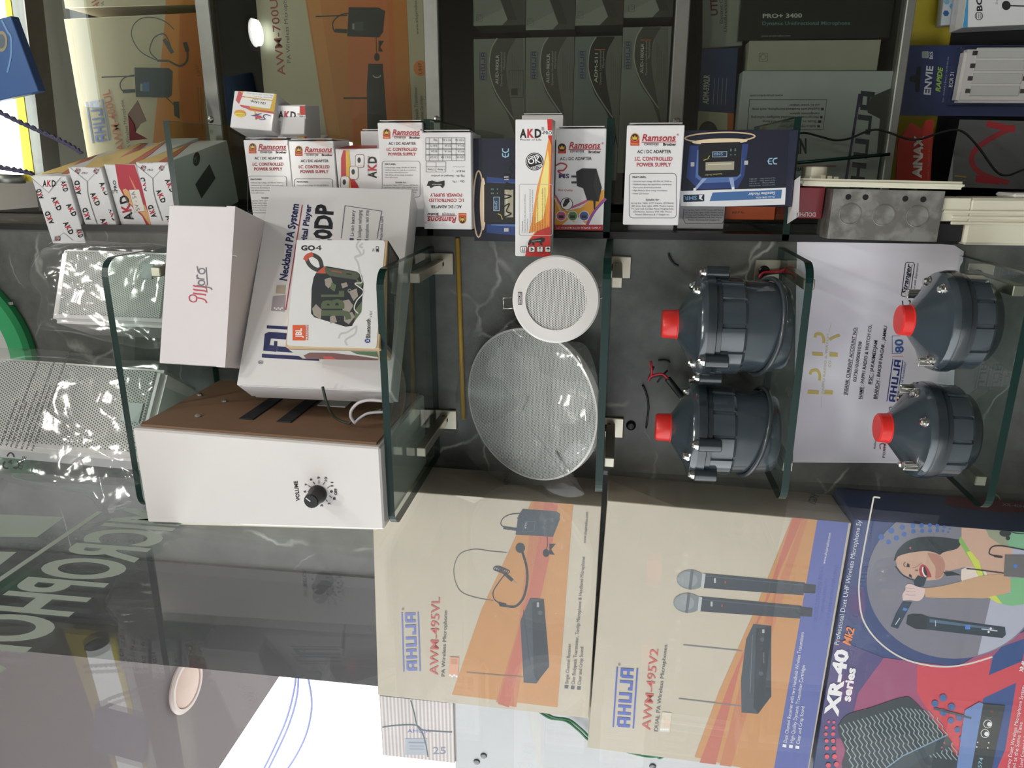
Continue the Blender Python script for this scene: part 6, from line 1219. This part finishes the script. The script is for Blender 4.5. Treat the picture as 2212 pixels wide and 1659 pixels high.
# cream box underneath: ribbed edge, front plate
zt2 = 1.0895
cb = Carton('switch_box', ((-.0660, -.010, .8642), (0, 0, 0), (.052, .0500, .196)), CREAM, 'cream plastic switch box with ribbed edge, lower end of the niche', 'switch box', 'switch boxes in the niche', .003)
for i in range(3): bobj('rib', bxm((.009 - i * .0062, -.0275, .0), (.0125 - i * .0062, -.0245, .2235 - .010 * (i > 0)), .0008), CREAM, cb.o)
bobj('upper_rim', bxm((.0, -.025, .195), (.0258, .024, .2250), .001), CREAM, cb.o)
bobj('front_plate', bxm((.0262, -.02, .0), (.031, .024, .150), .002), MW, cb.o)
dk = box('dark_block', (-.0905, -.030, 1.0606), (-.0675, .02, 1.0895), mat('black_block', (28, 29, 32), .55), bevel=.002); tag(dk, 'black block filling the dark gap between the metal switch box and the cream one', 'block')  # added block that fills the dark gap below the metal box with black
rb_ = Carton('small_carton', ((-.047, .018, 1.2098), (-4, 0, 0), (.036, .05, .0300)), mat('crimson_card', (146, 30, 46), .4, coat=.2), 'small dark red carton with inverted white lettering standing on the metal switch box', 'box')
P = rb_.face('F', (1652, 0), 2.9625); P.txt('DOLPHIN', (325, 1360), (195, 1358), (226, 200, 200), 26, bold=.02); P.done()
pc = [atY(x, y, Y) for x, y, Y in ((1729, 380, -.06), (1725, 468, -.06), (1700, 484, -.02), (1708, 395, -.02))]
V = [tuple(p) for p in pc] + [(p[0], p[1] + .0012, p[2] - .0004) for p in pc]
crd = mobj('price_card', V, [(0, 1, 2, 3), (7, 6, 5, 4), (0, 4, 5, 1), (1, 5, 6, 2), (2, 6, 7, 3), (3, 7, 4, 0)], WHITE2); tag(crd, 'small white card with navy band hung under the niche shelf', 'card')
bpy.context.view_layer.update(); nn = np.cross(np.array(pc[1]) - pc[0], np.array(pc[3]) - pc[0]); P = Print(crd, pc[0], nn, (1300, 0), 2.9625); P.poly([(1187, 1395), (1254, 1360), (1250, 1395), (1187, 1425)], (52, 62, 104)); P.done()

# ------------------------------------------------------------------ blue carton by the lamp, cords, black lead over the showcase
bb = Carton('blue_carton', ((.1285, -.012, 2.2090), (-4, 0, -10), (.090, .014, .095)), mat('blue_card', (52, 92, 148), .4, var=.1, coat=.2), 'blue carton with a round seal hiding part of the tube lamp', 'box')
P = bb.face('F', (0, 0), 6.38); P.circ(20, 570, 82, (150, 140, 110), 145); P.circ(18, 570, 55, (90, 100, 110), 100); P.line(spl2([(20, 270), (100, 430), (150, 520), (150, 760), (100, 1000)]), 26, (104, 146, 190)); P.done()
VC = mat('violet_cord', (58, 54, 84), .5)
def twist(name, px, Y, r, m, label, per=8):
    pts = spline([atY(x, y, Y) for x, y in px], per); t = empty(name, tuple(pts[0]), label, 'cord', 'cords by the tube lamp'); n = len(pts)
    for ph in (0, PI):
        tube('strand', [tuple(p - Vector(pts[0]) + Vector((math.cos(i * 1.1 + ph) * r, 0, math.sin(i * 1.1 + ph) * r))) for i, p in enumerate(pts)], r * 1.1, m, t, 7)
twist('twisted_cord', [(-30, 222), (0, 242), (40, 262), (80, 280), (120, 298), (152, 314), (176, 330)], -.005, .0018, VC, 'twisted dark cord slanting from the lamp to the stacked boxes, upper of two')
twist('twisted_cord', [(-30, 356), (0, 361), (40, 368), (70, 374)], -.012, .0018, VC, 'twisted dark cord running from the lamp to the stacked boxes, lower of two')
tag(tube('black_lead', spline([atY(x, y, .272) for x, y in ((1716, 290), (1740, 287), (1775, 296), (1805, 303), (1835, 299), (1870, 285), (1895, 280), (1925, 288), (1960, 300), (1990, 300), (2020, 290), (2060, 281), (2085, 288), (2115, 320), (2150, 368), (2175, 379), (2212, 366), (2260, 350))]), .0016, BLACK), 'thin wavy black lead hanging in front of the showcase', 'wire')
sa, sb = atY(1722, 352, .282), atY(1922, 333, .282)
tag(tube('dark_strip', [(sa[0], .282, sa[2]), (sb[0], .282, sb[2])], .0028, GEDGE, n=6), 'narrow dark green strip crossing in front of the pale inverted carton', 'strip')  # thin dark green tube drawn as a dark line across the carton

# ------------------------------------------------------------------ ceiling lights seen as reflections, plus two unseen downlights added for light
for i, (x, y) in enumerate(DOWN):
    t = empty('ceiling_downlight', (x, y, 2.7495), 'round recessed ceiling downlight number outside the view, %s' % 'x', 'ceiling light', 'ceiling downlights')
    t['label'] = ('round recessed ceiling downlight, mirrored in the showcase glass beside the top rail', 'round recessed ceiling downlight, mirrored in the dark showcase glass near the second bay')[i] if i < 2 else ('round recessed ceiling downlight added for light outside the view, nearest the street window', 'round recessed ceiling downlight added for light outside the view, farthest from the street window')[i - 2]
    o = bobj('rim', lathe_bm([(.046, 0), (.058, 0), (.058, -.003), (.048, -.006), (.046, -.004)], 40), MW, t); autosmooth(o)
    bobj('diffuser', lathe_bm([(0, -.002), (.046, -.002)], 40), emis('downlight_glow', (1, .98, .93), 14.0), t)
t = empty('ceiling_tube', (.62, -.18, 2.72), 'long white ceiling tube lamp reflected in the showcase glass', 'lamp')
tube('glowing_tube', [(-.5, 0, -.01), (.5, 0, -.01)], .016, emis('ceiling_tube_glow', (.95, 1, .97), 5.0), t, 14)
box('lamp_housing', (-.52, -.03, .006), (.52, .03, .0295), MW, t, .003)
